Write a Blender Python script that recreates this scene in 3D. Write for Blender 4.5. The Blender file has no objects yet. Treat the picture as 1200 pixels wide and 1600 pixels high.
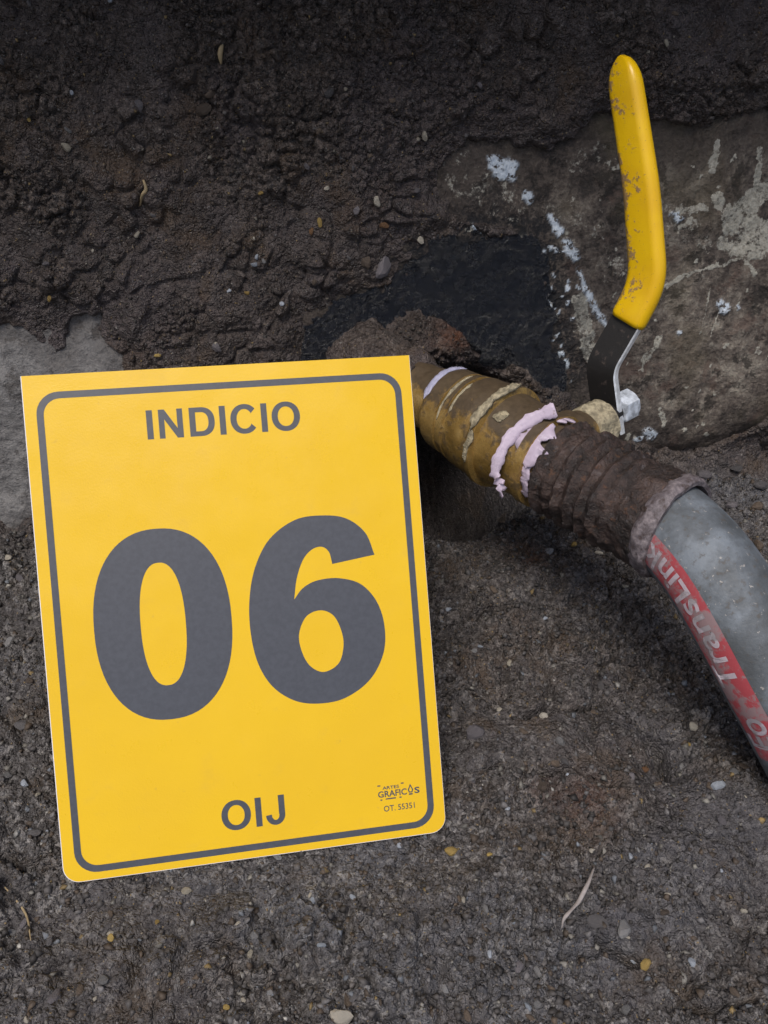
import bpy, bmesh, math, random
import numpy as np
from mathutils import Vector, Matrix

random.seed(7)
rng = np.random.default_rng(11)
SC = bpy.context.scene
COL = SC.collection

# ------------------------------------------------------------------ camera
FPX = 1300.0                       # focal length in pixels of the 1200 x 1600 photograph
RC = np.array([[0.986328, 0.080283, -0.143915],
               [-0.162543, 0.617788, -0.769362],
               [0.027143, 0.782236, 0.622391]])
CAM = np.array([0.0, 0.0, 0.3129])
cd = bpy.data.cameras.new('camera')
cam = bpy.data.objects.new('camera', cd); COL.objects.link(cam)
cd.sensor_fit = 'VERTICAL'; cd.sensor_height = 24.0; cd.lens = 24.0 * FPX / 1600.0
cd.clip_start = 0.01; cd.clip_end = 200.0
M4 = Matrix([list(RC[i]) + [CAM[i]] for i in range(3)] + [[0, 0, 0, 1]])
cam.matrix_world = M4
SC.camera = cam

# ------------------------------------------------------------------ sky, sun, exposure
SUN_EL, SUN_AZ = 64.0, 212.0        # azimuth clockwise from +Y
w = bpy.data.worlds.new('World'); SC.world = w; w.use_nodes = True
wn = w.node_tree
sky = wn.nodes.new('ShaderNodeTexSky'); sky.sky_type = 'NISHITA'; sky.sun_disc = False
sky.sun_elevation = math.radians(SUN_EL); sky.sun_rotation = math.radians(SUN_AZ)
sky.air_density = 1.0; sky.dust_density = 4.0; sky.ozone_density = 1.0
wn.links.new(sky.outputs[0], wn.nodes['Background'].inputs[0])
wn.nodes['Background'].inputs[1].default_value = 0.12
sd = bpy.data.lights.new('sun', 'SUN'); sd.energy = 2.0; sd.angle = math.radians(22); sd.color = (1.0, 0.95, 0.88)
sun = bpy.data.objects.new('sun', sd); COL.objects.link(sun)
sv = Vector((math.sin(math.radians(SUN_AZ)) * math.cos(math.radians(SUN_EL)),
             math.cos(math.radians(SUN_AZ)) * math.cos(math.radians(SUN_EL)), math.sin(math.radians(SUN_EL))))
sun.rotation_euler = sv.to_track_quat('Z', 'Y').to_euler(); sun.location = (0, 0, 3)
vs = SC.view_settings
vs.view_transform = 'Standard'; vs.look = 'None'; vs.gamma = 1.0; vs.use_curve_mapping = False
vs.exposure = 0.08

# ------------------------------------------------------------------ measuring helpers (pixel of the photograph + a distance -> point)
def ray(x, y): return RC @ np.array([(x - 600) / FPX, -(y - 800) / FPX, -1.0])
def pd(x, y, d): return CAM + ray(x, y) * d
def pplane(x, y, p0, n):
    r = ray(x, y); return CAM + r * (((p0 - CAM) @ n) / (r @ n))
def pz(x, y, z): return pplane(x, y, np.array([0, 0, z]), np.array([0, 0, 1.0]))
def nrm(v): v = np.asarray(v, float); return v / np.linalg.norm(v)

# ------------------------------------------------------------------ material helpers
class Mt:
    def __init__(s, name):
        s.m = bpy.data.materials.new(name); s.m.use_nodes = True
        s.nt = s.m.node_tree; s.b = s.nt.nodes['Principled BSDF']
        tc = s.nt.nodes.new('ShaderNodeTexCoord'); s.co = tc.outputs['Object']
    def n(s, t, **k):
        d = s.nt.nodes.new(t)
        for a, v in k.items(): setattr(d, a, v)
        return d
    def put(s, sock, v):
        if hasattr(v, 'is_output'): s.nt.links.new(v, sock)
        elif isinstance(v, (tuple, list)): sock.default_value = (*v, 1.0) if len(v) == 3 else v
        else: sock.default_value = v
    def noise(s, scale, detail=4, rough=.6, dist=0.0, co=None, off=0.0):
        d = s.n('ShaderNodeTexNoise'); d.inputs['Scale'].default_value = scale
        d.inputs['Detail'].default_value = detail; d.inputs['Roughness'].default_value = rough
        d.inputs['Distortion'].default_value = dist
        c = co or s.co
        if off:
            a = s.n('ShaderNodeVectorMath', operation='ADD'); s.nt.links.new(c, a.inputs[0]); a.inputs[1].default_value = (off, off * 1.7, -off); c = a.outputs[0]
        s.nt.links.new(c, d.inputs['Vector']); return d.outputs['Fac']
    def voro(s, scale, feat='F1', out='Distance', rnd=1.0):
        d = s.n('ShaderNodeTexVoronoi', feature=feat); d.inputs['Scale'].default_value = scale
        d.inputs['Randomness'].default_value = rnd
        s.nt.links.new(s.co, d.inputs['Vector']); return d.outputs[out]
    def attr(s, name, out='Fac'):
        d = s.n('ShaderNodeAttribute', attribute_name=name); return d.outputs[out]
    def rmp(s, f, a, b, lo=0.0, hi=1.0):
        d = s.n('ShaderNodeMapRange', interpolation_type='SMOOTHSTEP'); s.put(d.inputs[0], f)
        for i, v in enumerate((a, b, lo, hi)): d.inputs[i + 1].default_value = v
        return d.outputs[0]
    def ramp(s, f, stops):
        d = s.n('ShaderNodeValToRGB'); e = d.color_ramp.elements
        while len(e) < len(stops): e.new(.5)
        for q, (p, c) in zip(e, stops): q.position = p; q.color = (*c, 1)
        s.put(d.inputs[0], f); return d.outputs[0]
    def mix(s, f, a, b, mode='MIX'):
        d = s.n('ShaderNodeMix', data_type='RGBA', blend_type=mode)
        s.put(d.inputs[0], f); s.put(d.inputs[6], a); s.put(d.inputs[7], b); return d.outputs[2]
    def math(s, op, a, b=0.0):
        d = s.n('ShaderNodeMath', operation=op); s.put(d.inputs[0], a); s.put(d.inputs[1], b); return d.outputs[0]
    def bump(s, h, strength=.5, dist=.001, nrm_in=None):
        d = s.n('ShaderNodeBump'); d.inputs['Strength'].default_value = strength; d.inputs['Distance'].default_value = dist
        s.put(d.inputs['Height'], h)
        if nrm_in: s.nt.links.new(nrm_in, d.inputs['Normal'])
        s.nt.links.new(d.outputs[0], s.b.inputs['Normal']); return d.outputs[0]
    def col(s, v): s.put(s.b.inputs['Base Color'], v)
    def rough(s, v): s.put(s.b.inputs['Roughness'], v)
    def metal(s, v): s.put(s.b.inputs['Metallic'], v)
    def spec(s, v): s.put(s.b.inputs['Specular IOR Level'], v)

# soil: gravelly grey-brown on the floor, damp dark brown on the bank
def soil_mat():
    m = Mt('soil')
    t = m.attr('tint'); wl = m.attr('wall')
    n1 = m.noise(28, 6, .65); n2 = m.noise(120, 6, .75, off=3.1); n3 = m.noise(620, 3, .7, off=1.3); n4 = m.noise(11, 4, .6, off=7.7)
    wv = m.n('ShaderNodeVectorMath', operation='MULTIPLY_ADD'); nn = m.n('ShaderNodeTexNoise'); nn.inputs['Scale'].default_value = 500; m.nt.links.new(m.co, nn.inputs[0])
    m.nt.links.new(nn.outputs['Color'], wv.inputs[0]); wv.inputs[1].default_value = (.0016,) * 3; m.nt.links.new(m.co, wv.inputs[2])
    def vor(sc):
        d = m.n('ShaderNodeTexVoronoi'); d.inputs['Scale'].default_value = sc; m.nt.links.new(wv.outputs[0], d.inputs['Vector'])
        q = m.n('ShaderNodeSeparateColor'); m.nt.links.new(d.outputs['Color'], q.inputs[0]); return d.outputs['Distance'], q.outputs[0], q.outputs[1]
    va, ra, rb = vor(380); vb, rc_, rd = vor(900)
    tt = m.math('ADD', m.math('MULTIPLY', t, .34), m.math('ADD', m.math('MULTIPLY', n2, .34), m.math('ADD', m.math('MULTIPLY', ra, .18), m.math('MULTIPLY', rc_, .16))))
    g = m.ramp(tt, [(.26, (.016, .0135, .0125)), (.42, (.060, .054, .0525)), (.56, (.122, .113, .112)), (.72, (.30, .285, .275))])
    g = m.mix(m.rmp(n1, .50, .66), g, m.mix(.6, g, (.090, .064, .044)))
    g = m.mix(m.rmp(n4, .46, .60, 0, .7), g, m.mix(.6, g, (.105, .110, .130)))
    b = m.ramp(tt, [(.26, (.0095, .0072, .0062)), (.43, (.040, .0300, .0260)), (.57, (.082, .064, .056)), (.76, (.18, .15, .135))])
    b = m.mix(m.rmp(n1, .50, .64), b, m.mix(.6, b, (.090, .058, .036)))
    b = m.mix(m.rmp(n4, .50, .60, 0, .75), b, m.mix(.6, b, (.080, .066, .072)))
    b = m.mix(m.rmp(m.noise(40, 6, .7, off=12.0), .56, .66, 0, .6), b, (.090, .079, .075))
    c = m.mix(wl, g, b)
    ns = m.noise(75, 6, .6, off=31)
    cl = m.ramp(ns, [(.30, (.020, .017, .017)), (.46, (.044, .038, .039)), (.58, (.070, .064, .070)), (.72, (.115, .105, .115))])
    cl = m.mix(m.rmp(n1, .52, .64, 0, .7), cl, (.062, .042, .025))
    cl = m.mix(m.math('MULTIPLY', wl, .55), cl, m.mix(1.0, cl, (.80, .66, .60), 'MULTIPLY'))
    cl = m.mix(.35, cl, c)
    c = m.mix(m.math('MULTIPLY', m.attr('clay'), .85), c, cl)
    sp = m.math('MULTIPLY', m.rmp(rd, .90, .93), m.rmp(vb, .42, .30))
    c = m.mix(m.math('MULTIPLY', sp, .8), c, m.ramp(rb, [(.2, (.15, .145, .15)), (.5, (.26, .25, .235)), (.8, (.25, .175, .075))]))
    c = m.mix(m.math('MULTIPLY', m.attr('rust'), m.rmp(n2, .3, .6)), c, (.105, .040, .018))
    m.col(c)
    m.rough(m.rmp(m.math('ADD', m.math('MULTIPLY', n2, .6), m.math('MULTIPLY', rc_, .4)), .28, .70, .24, .74)); m.spec(.55)
    h = m.math('ADD', m.math('MULTIPLY', n3, .8), m.math('SUBTRACT', m.math('MULTIPLY', m.noise(1900, 2, .6), .5), m.math('ADD', m.math('MULTIPLY', va, 1.1), m.math('MULTIPLY', vb, .8))))
    m.bump(h, 1.0, .0013)
    return m.m
MSOIL = soil_mat()

def concrete_mat():
    m = Mt('dirty_concrete')
    n1 = m.noise(24, 7, .68); n2 = m.noise(95, 6, .7, off=2.2); n3 = m.noise(480, 4, .7, off=4.0); n4 = m.noise(60, 5, .72, off=9.1)
    n5 = m.noise(14, 3, .6, off=5.5)
    k = m.math('ADD', m.math('MULTIPLY', n1, .40), m.math('ADD', m.math('MULTIPLY', n2, .38), m.math('MULTIPLY', n3, .22)))
    c = m.ramp(k, [(.40, (.017, .014, .012)), (.455, (.053, .042, .036)), (.50, (.102, .083, .070)), (.55, (.172, .147, .123)), (.62, (.32, .29, .24))])
    c = m.mix(m.rmp(n4, .54, .62, 0, .85), c, (.020, .0165, .014))
    c = m.mix(m.rmp(m.noise(34, 5, .7, off=15), .55, .63, 0, .55), c, (.115, .075, .060))
    c = m.mix(m.rmp(n5, .52, .66, 0, .40), c, (.12, .100, .062))
    gy = m.ramp(k, [(.36, (.040, .037, .036)), (.44, (.125, .120, .120)), (.53, (.21, .204, .202)), (.66, (.33, .32, .31))])
    gy = m.mix(m.rmp(n4, .56, .64, 0, .7), gy, (.055, .048, .045))
    c = m.mix(m.attr('grey'), c, gy)
    c = m.mix(m.math('MULTIPLY', m.attr('mud'), m.rmp(m.math('ADD', m.math('MULTIPLY', n2, .5), m.math('MULTIPLY', n1, .5)), .40, .56)), c, m.ramp(n3, [(.3, (.022, .0165, .0145)), (.7, (.052, .040, .035))]))
    la = m.attr('lime')
    ln = m.math('ADD', m.math('MULTIPLY', n3, .25), m.math('ADD', m.math('MULTIPLY', m.noise(130, 8, .75, off=21), .55), m.math('MULTIPLY', n2, .2)))
    lime = m.math('MULTIPLY', m.rmp(la, .05, .3), m.rmp(m.math('ADD', ln, m.math('MULTIPLY', la, .30)), .715, .795))
    c = m.mix(lime, c, m.ramp(n3, [(.3, (.22, .21, .175)), (.7, (.46, .445, .39))]))
    c = m.mix(m.math('MULTIPLY', m.attr('tarry'), m.rmp(m.math('ADD', m.math('MULTIPLY', n2, .5), m.math('MULTIPLY', n3, .5)), .58, .46)), c, (.010, .010, .012))
    pt = m.math('MULTIPLY', m.attr('paint'), m.rmp(m.noise(300, 4, .7, off=6.0), .40, .46))
    c = m.mix(pt, c, m.ramp(n3, [(.3, (.44, .52, .62)), (.7, (.74, .80, .86))]))
    m.col(c); m.rough(m.rmp(n2, .3, .7, .45, .85)); m.spec(.4)
    h = m.math('ADD', m.math('MULTIPLY', n2, 1.3), m.math('ADD', n3, m.math('MULTIPLY', pt, .6)))
    m.bump(h, 1.0, .0016)
    return m.m
MCONC = concrete_mat()

def tar_mat():
    m = Mt('bitumen')
    n2 = m.noise(160, 5, .65); n3 = m.noise(900, 3, .7, off=2.0)
    m.col(m.mix(m.rmp(n2, .60, .74, 0, .6), (.021, .025, .036), (.034, .027, .023)))  # bluish base tone raised to stand in for reflected sky
    m.rough(m.rmp(n2, .35, .7, .16, .36)); m.spec(1.0)
    m.bump(m.math('ADD', n3, m.math('MULTIPLY', m.noise(300, 4, .7, off=7), 1.3)), 1.0, .0055)
    return m.m
MTAR = tar_mat()

def stone_mat(name, c0, c1, rough=.75):
    m = Mt(name)
    oi = m.n('ShaderNodeObjectInfo')
    n = m.noise(420, 4, .65)
    m.col(m.mix(m.rmp(m.math('ADD', m.math('MULTIPLY', n, .7), m.math('MULTIPLY', oi.outputs['Random'], .3)), .30, .68), c0, c1))
    m.rough(rough); m.bump(m.noise(1300, 3, .7), .6, .0006)
    return m.m
STM = {
    'grey': stone_mat('grey_stone', (.085, .083, .084), (.21, .207, .21)),
    'dark': stone_mat('dark_stone', (.040, .037, .039), (.10, .094, .096)),
    'brown': stone_mat('brown_stone', (.042, .031, .024), (.105, .078, .058)),
    'cream': stone_mat('cream_stone', (.21, .19, .15), (.36, .33, .28)),
    'yellow': stone_mat('yellow_stone', (.17, .11, .030), (.34, .24, .075)),
    'blue': stone_mat('bluish_stone', (.17, .19, .22), (.33, .36, .41)),
    'rust': stone_mat('rusty_stone', (.085, .040, .018), (.15, .08, .035)),
    'mauve': stone_mat('mauve_stone', (.075, .068, .074), (.15, .137, .147)),
}
def grit_mat():
    m = Mt('grit')
    m.col(m.mix(m.rmp(m.noise(900, 3, .6), .3, .7, 0, .5), m.attr('gcol', 'Color'), (.04, .036, .034)))
    m.rough(.7); return m.m
MGRIT = grit_mat()

# ------------------------------------------------------------------ object helpers
def mk(name, V, F, mats, parent=None, smooth=True, mi=None):
    V = np.asarray(V, float)
    if parent is not None: V = V - np.array(parent.matrix_world.translation if parent.parent is None else parent.parent.location)
    me = bpy.data.meshes.new(name)
    me.from_pydata(V.tolist(), [], [tuple(int(q) for q in f) for f in F])
    for q in (mats if isinstance(mats, (list, tuple)) else [mats]): me.materials.append(q)
    if mi is not None: me.polygons.foreach_set('material_index', np.asarray(mi, np.int32))
    if smooth: me.polygons.foreach_set('use_smooth', np.ones(len(me.polygons), bool))
    bm = bmesh.new(); bm.from_mesh(me); bmesh.ops.recalc_face_normals(bm, faces=bm.faces); bm.to_mesh(me); bm.free()
    me.update()
    o = bpy.data.objects.new(name, me); COL.objects.link(o)
    if parent is not None: o.parent = parent
    return o
def thing(name, loc, label, cat, group=None):
    o = bpy.data.objects.new(name, None); COL.objects.link(o); o.location = tuple(loc); o.empty_display_size = .01
    o['label'] = label; o['category'] = cat
    if group: o['group'] = group
    bpy.context.view_layer.update()
    return o
def crease(o, ang=35):
    me = o.data; bm = bmesh.new(); bm.from_mesh(me)
    for e in bm.edges:
        if len(e.link_faces) == 2 and e.calc_face_angle(0) > math.radians(ang): e.smooth = False
    bm.to_mesh(me); bm.free()

# ------------------------------------------------------------------ noise in numpy
def hsh(ix, iy, seed):
    h = (ix.astype(np.int64) * 374761393 + iy.astype(np.int64) * 668265263 + seed * 1442695041) & 0xffffffff
    h = ((h ^ (h >> 13)) * 1274126177) & 0xffffffff
    h = ((h ^ (h >> 16)) * 2246822519) & 0xffffffff
    return ((h ^ (h >> 15)) & 0xffffff) / float(0x1000000)
def vnoise(x, y, seed):
    ix = np.floor(x).astype(np.int64); iy = np.floor(y).astype(np.int64); fx = x - ix; fy = y - iy
    fx = fx * fx * fx * (fx * (fx * 6 - 15) + 10); fy = fy * fy * fy * (fy * (fy * 6 - 15) + 10)
    a = hsh(ix, iy, seed); b = hsh(ix + 1, iy, seed); c = hsh(ix, iy + 1, seed); d = hsh(ix + 1, iy + 1, seed)
    return (a + (b - a) * fx) * (1 - fy) + (c + (d - c) * fx) * fy
def fbm(u, s, lam, seed, octv=4, gain=.5):
    t = 0; a = 1.0; q = 0; x = u / lam; y = s / lam
    for k in range(octv):
        t = t + a * (vnoise(x + 13.7 * k, y - 7.3 * k, seed + k) - .5); q += a; a *= gain
        x, y = x * 1.62 - y * 1.17, x * 1.17 + y * 1.62
    return 2 * t / q
def cells(u, s, size, seed, jit=.92):
    x = u / size; y = s / size; ix = np.floor(x).astype(np.int64); iy = np.floor(y).astype(np.int64)
    f1 = np.full(u.shape, 9.0); f2 = np.full(u.shape, 9.0)
    bx = np.zeros_like(ix); by = np.zeros_like(iy); ddx = np.zeros(u.shape); ddy = np.zeros(u.shape)
    for ax_ in (-1, 0, 1):
        for ay in (-1, 0, 1):
            cx = ix + ax_; cy = iy + ay
            dx = x - (cx + .5 + jit * (hsh(cx, cy, seed) - .5)); dy = y - (cy + .5 + jit * (hsh(cx, cy, seed + 91) - .5))
            d = dx * dx + dy * dy
            c1 = d < f1; f2 = np.where(c1, f1, np.minimum(f2, d)); f1 = np.where(c1, d, f1)
            bx = np.where(c1, cx, bx); by = np.where(c1, cy, by); ddx = np.where(c1, dx, ddx); ddy = np.where(c1, dy, ddy)
    return np.sqrt(f1), np.sqrt(f2), hsh(bx, by, seed + 7), hsh(bx, by, seed + 17), hsh(bx, by, seed + 27), ddx, ddy
def sst(a, b, x):
    t = np.clip((x - a) / (b - a), 0, 1); return t * t * (3 - 2 * t)
def crumb(u, s, size, seed, gap=.30):
    wu = fbm(u, s, size * 1.3, seed + 300, 2) * size * .35; ws = fbm(u, s, size * 1.3, seed + 400, 2) * size * .35
    f1, f2, r1, r2, r3, dx, dy = cells(u + wu, s + ws, size, seed)
    e = sst(0, gap, f2 - f1)
    h = e * (.25 + .9 * r1 * r1 + (dx * (r2 - .5) + dy * (r3 - .5)) * 1.5) + .25 * (1 - np.clip(f1, 0, 1) ** 2) * e
    return h - .45, r1, e
def poly_sdf(u, s, P):           # > 0 inside
    P = np.asarray(P, float); d = np.full(u.shape, 1e9); ins = np.zeros(u.shape, bool)
    n = len(P)
    for i in range(n):
        a = P[i]; b = P[(i + 1) % n]; e = b - a; L = e @ e
        t = np.clip(((u - a[0]) * e[0] + (s - a[1]) * e[1]) / L, 0, 1)
        d = np.minimum(d, (u - a[0] - t * e[0]) ** 2 + (s - a[1] - t * e[1]) ** 2)
        c = ((a[1] > s) != (b[1] > s))
        if a[1] != b[1]:
            ins ^= c & (u < (b[0] - a[0]) * (s - a[1]) / (b[1] - a[1]) + a[0])
    return np.where(ins, 1, -1) * np.sqrt(d)
def seg_d(u, s, a, b):
    a = np.asarray(a); b = np.asarray(b); e = b - a; L = max(e @ e, 1e-12)
    t = np.clip(((u - a[0]) * e[0] + (s - a[1]) * e[1]) / L, 0, 1)
    return np.hypot(u - a[0] - t * e[0], s - a[1] - t * e[1])

# ------------------------------------------------------------------ terrain: floor (s < 0) and bank / wall (s > 0) in surface coordinates (u, s)
WY, WEL = .405, math.radians(76)
WD = np.array([0, math.cos(WEL), math.sin(WEL)]); WN = np.array([0, -math.sin(WEL), math.cos(WEL)])
WP = np.array([0, WY, 0.0])
def wall_us(x, y):               # pixel -> wall coordinates
    p = pplane(x, y, WP, WN); return np.array([p[0], (p - WP) @ WD])
def floor_us(x, y):
    p = pz(x, y, 0); return np.array([p[0], p[1] - WY])
def WPOLY(pts): return [wall_us(*p) for p in pts]

def profile(s):                  # arc length -> y, z, direction angle
    f = np.linspace(-6, 6, 48001)
    r = .016
    th = WEL * sst(-r, r, f)
    th = th + math.radians(64) * sst(.282, .34, f) - (WEL + math.radians(64)) * sst(.46, .60, f)  # unseen overhang above the frame, added to shade the upper bank
    ds = f[1] - f[0]
    y = np.cumsum(np.cos(th)) * ds; z = np.cumsum(np.sin(th)) * ds
    i0 = np.argmin(abs(f)); i1 = np.argmin(abs(f - .15))
    # align so that the straight part of the bank lies on the wall plane
    y += WY + .15 * math.cos(WEL) - y[i1]; z += .15 * math.sin(WEL) - z[i1]
    z -= z[np.argmin(abs(f + .2))]
    return np.interp(s, f, y), np.interp(s, f, z), np.interp(s, f, th)

def axis_coords(lo, hi, step, far):
    mid = np.arange(lo, hi + step * .5, step); out = []; g = step; x = 0
    while x < far: g *= 1.10; x += g; out.append(x)
    out = np.array(out); return np.concatenate([lo - out[::-1], mid, hi + out])
STEP = .00072
ug = axis_coords(-.155, .345, STEP, 3.0); sg = axis_coords(-.345, .285, STEP, 3.0)
U, S = np.meshgrid(ug, sg)       # rows along s

PIT = wall_us(700, 690); PIT2 = wall_us(720, 760)
def hollow(u, s):                # dug-out hole the pipe comes through, and other hollows
    h = -.14 * np.exp(-(((u - PIT[0] - .002) / .040) ** 2 + ((s - .020) / .044) ** 2) ** 1.7)
    c = wall_us(1190, 705); h += -.022 * np.exp(-(((u - c[0] - .01) / .030) ** 2 + ((s - .004) / .018) ** 2))
    c = wall_us(1080, 730); h += -.008 * np.exp(-(((u - c[0]) / .030) ** 2 + ((s - .004) / .012) ** 2))
    return h
CRACKS = [([(815, 1108), (860, 1098), (905, 1092), (955, 1072), (985, 1098), (1030, 1140), (1042, 1185)], .013, .0022), ([(835, 1200), (890, 1200), (945, 1228), (990, 1232)], .009, .0018),
          ([(690, 968), (730, 958), (775, 945)], .008, .0022), ([(915, 1452), (945, 1470), (985, 1478)], .009, .0018), ([(985, 975), (1030, 985), (1062, 1005)], .007, .0015), ([(1070, 1565), (1130, 1555), (1195, 1552)], .008, .0018),
          ([(690, 1090), (720, 1075), (750, 1082)], .007, .0016), ([(0, 1320), (40, 1340), (75, 1330)], .007, .0016), ([(860, 850), (930, 845), (985, 905)], .007, .0020), ([(690, 1180), (730, 1195), (770, 1185)], .006, .0016), ([(1060, 1290), (1110, 1300), (1170, 1330)], .006, .0018)]
CLAY = [(915, 1150, .034, .026, 1.0), (745, 1140, .015, .020, .9), (765, 1035, .016, .014, .8), (1010, 1085, .018, .012, .7), (860, 880, .040, .018, .6), (960, 1440, .016, .010, .8), (1110, 1260, .016, .014, .7), (700, 1230, .012, .012, .5), (850, 980, .03, .02, .45), (20, 1100, .02, .02, .6), (70, 1500, .02, .012, .6), (330, 1430, .02, .012, .4), (640, 1440, .02, .015, .4), (1120, 1440, .025, .015, .5)]
def clay_mask(u, s):
    m = np.zeros(u.shape); w1 = .009 * fbm(u, s, .025, 221, 3); w2 = .009 * fbm(u, s, .025, 225, 3)
    for x, y, a, b, k in CLAY:
        c = floor_us(x, y); r = np.hypot((u + w1 - c[0]) / a, (s + w2 - c[1]) / b); m = np.maximum(m, k * sst(1.1, .75, r))
    return m
def floor_forms(u, s):
    h = np.zeros(u.shape)
    def g(x, y, a, b, amp, p=1.0):
        c = floor_us(x, y); return amp * np.exp(-(((u - c[0]) / a) ** 2 + ((s - c[1]) / b) ** 2) ** p)
    h += g(915, 1165, .030, .024, .005, 1.6)          # big embedded lump
    h += g(1045, 1165, .010, .012, -.012)
    h += g(940, 1235, .02, .012, .005, 2.0); h += g(700, 1050, .012, .02, .004, 1.6)
    h += g(760, 1150, .016, .018, .004, 1.5)
    h += g(1190, 1215, .030, .030, .006, 1.4)
    h += g(960, 1440, .013, .009, .004, 2.0); h += g(935, 1468, .013, .002, -.004)
    h += g(745, 985, .020, .004, -.005)
    h += g(860, 890, .035, .02, .006)
    h += g(820, 830, .05, .015, .004)
    h += g(1160, 760, .012, .010, .010, 1.5); h += g(1100, 770, .014, .010, .008, 1.5)
    h = h * 1.1
    wu = u + .0045 * fbm(u, s, .018, 201, 3); ws = s + .0045 * fbm(u, s, .018, 205, 3)
    for L, dep, wd in CRACKS:
        P = [floor_us(*p) for p in L]; d = np.full(u.shape, 9.0)
        for a, b in zip(P[:-1], P[1:]): d = np.minimum(d, seg_d(wu, ws, a, b))
        wv_ = wd * (1 + .9 * fbm(u, s, .02, 209, 2))
        h -= 1.25 * dep * np.exp(-(d / np.maximum(wv_ * .85, wd * .30)) ** 4)
    h += .011 * sst(-.05, -.006, s) * sst(-.06, -.10, u) * (.45 + 1.3 * fbm(u, s, .016, 211, 3))
    return h

CONC_RIGHT = WPOLY([(690, 268), (735, 235), (800, 238), (862, 232), (905, 208), (950, 190), (1010, 196), (1075, 205), (1130, 186), (1300, 190), (1320, 640), (1210, 655), (1150, 690), (1080, 712), (1020, 700), (960, 690), (900, 640), (880, 600), (860, 540), (850, 440), (838, 372), (760, 352), (720, 330), (688, 300)])
CONC_LEFT = WPOLY([(-60, 530), (30, 512), (60, 540), (78, 528), (88, 560), (100, 552), (108, 520), (135, 498), (160, 496), (162, 528), (182, 556), (186, 620), (100, 700), (60, 720), (58, 810), (20, 830), (-60, 845)])
TAR = WPOLY([(476, 568), (482, 512), (520, 492), (530, 462), (556, 458), (606, 438), (640, 408), (672, 392), (690, 372), (738, 362), (800, 368), (838, 372), (852, 410), (860, 470), (872, 540), (880, 600), (860, 612), (800, 592), (762, 582), (742, 552), (700, 520), (652, 494), (608, 516), (580, 552), (566, 575)])
def exposed(u, s):
    e = np.maximum(np.maximum(poly_sdf(u, s, CONC_RIGHT), poly_sdf(u, s, CONC_LEFT)), poly_sdf(u, s, TAR) - .0035)
    return e
def conc_relief(u, s):
    return .0046 * fbm(u, s, .040, 71, 5, .55) + .0009 * fbm(u, s, .006, 77, 3) + hollow(u, s) * 1.4

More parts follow.
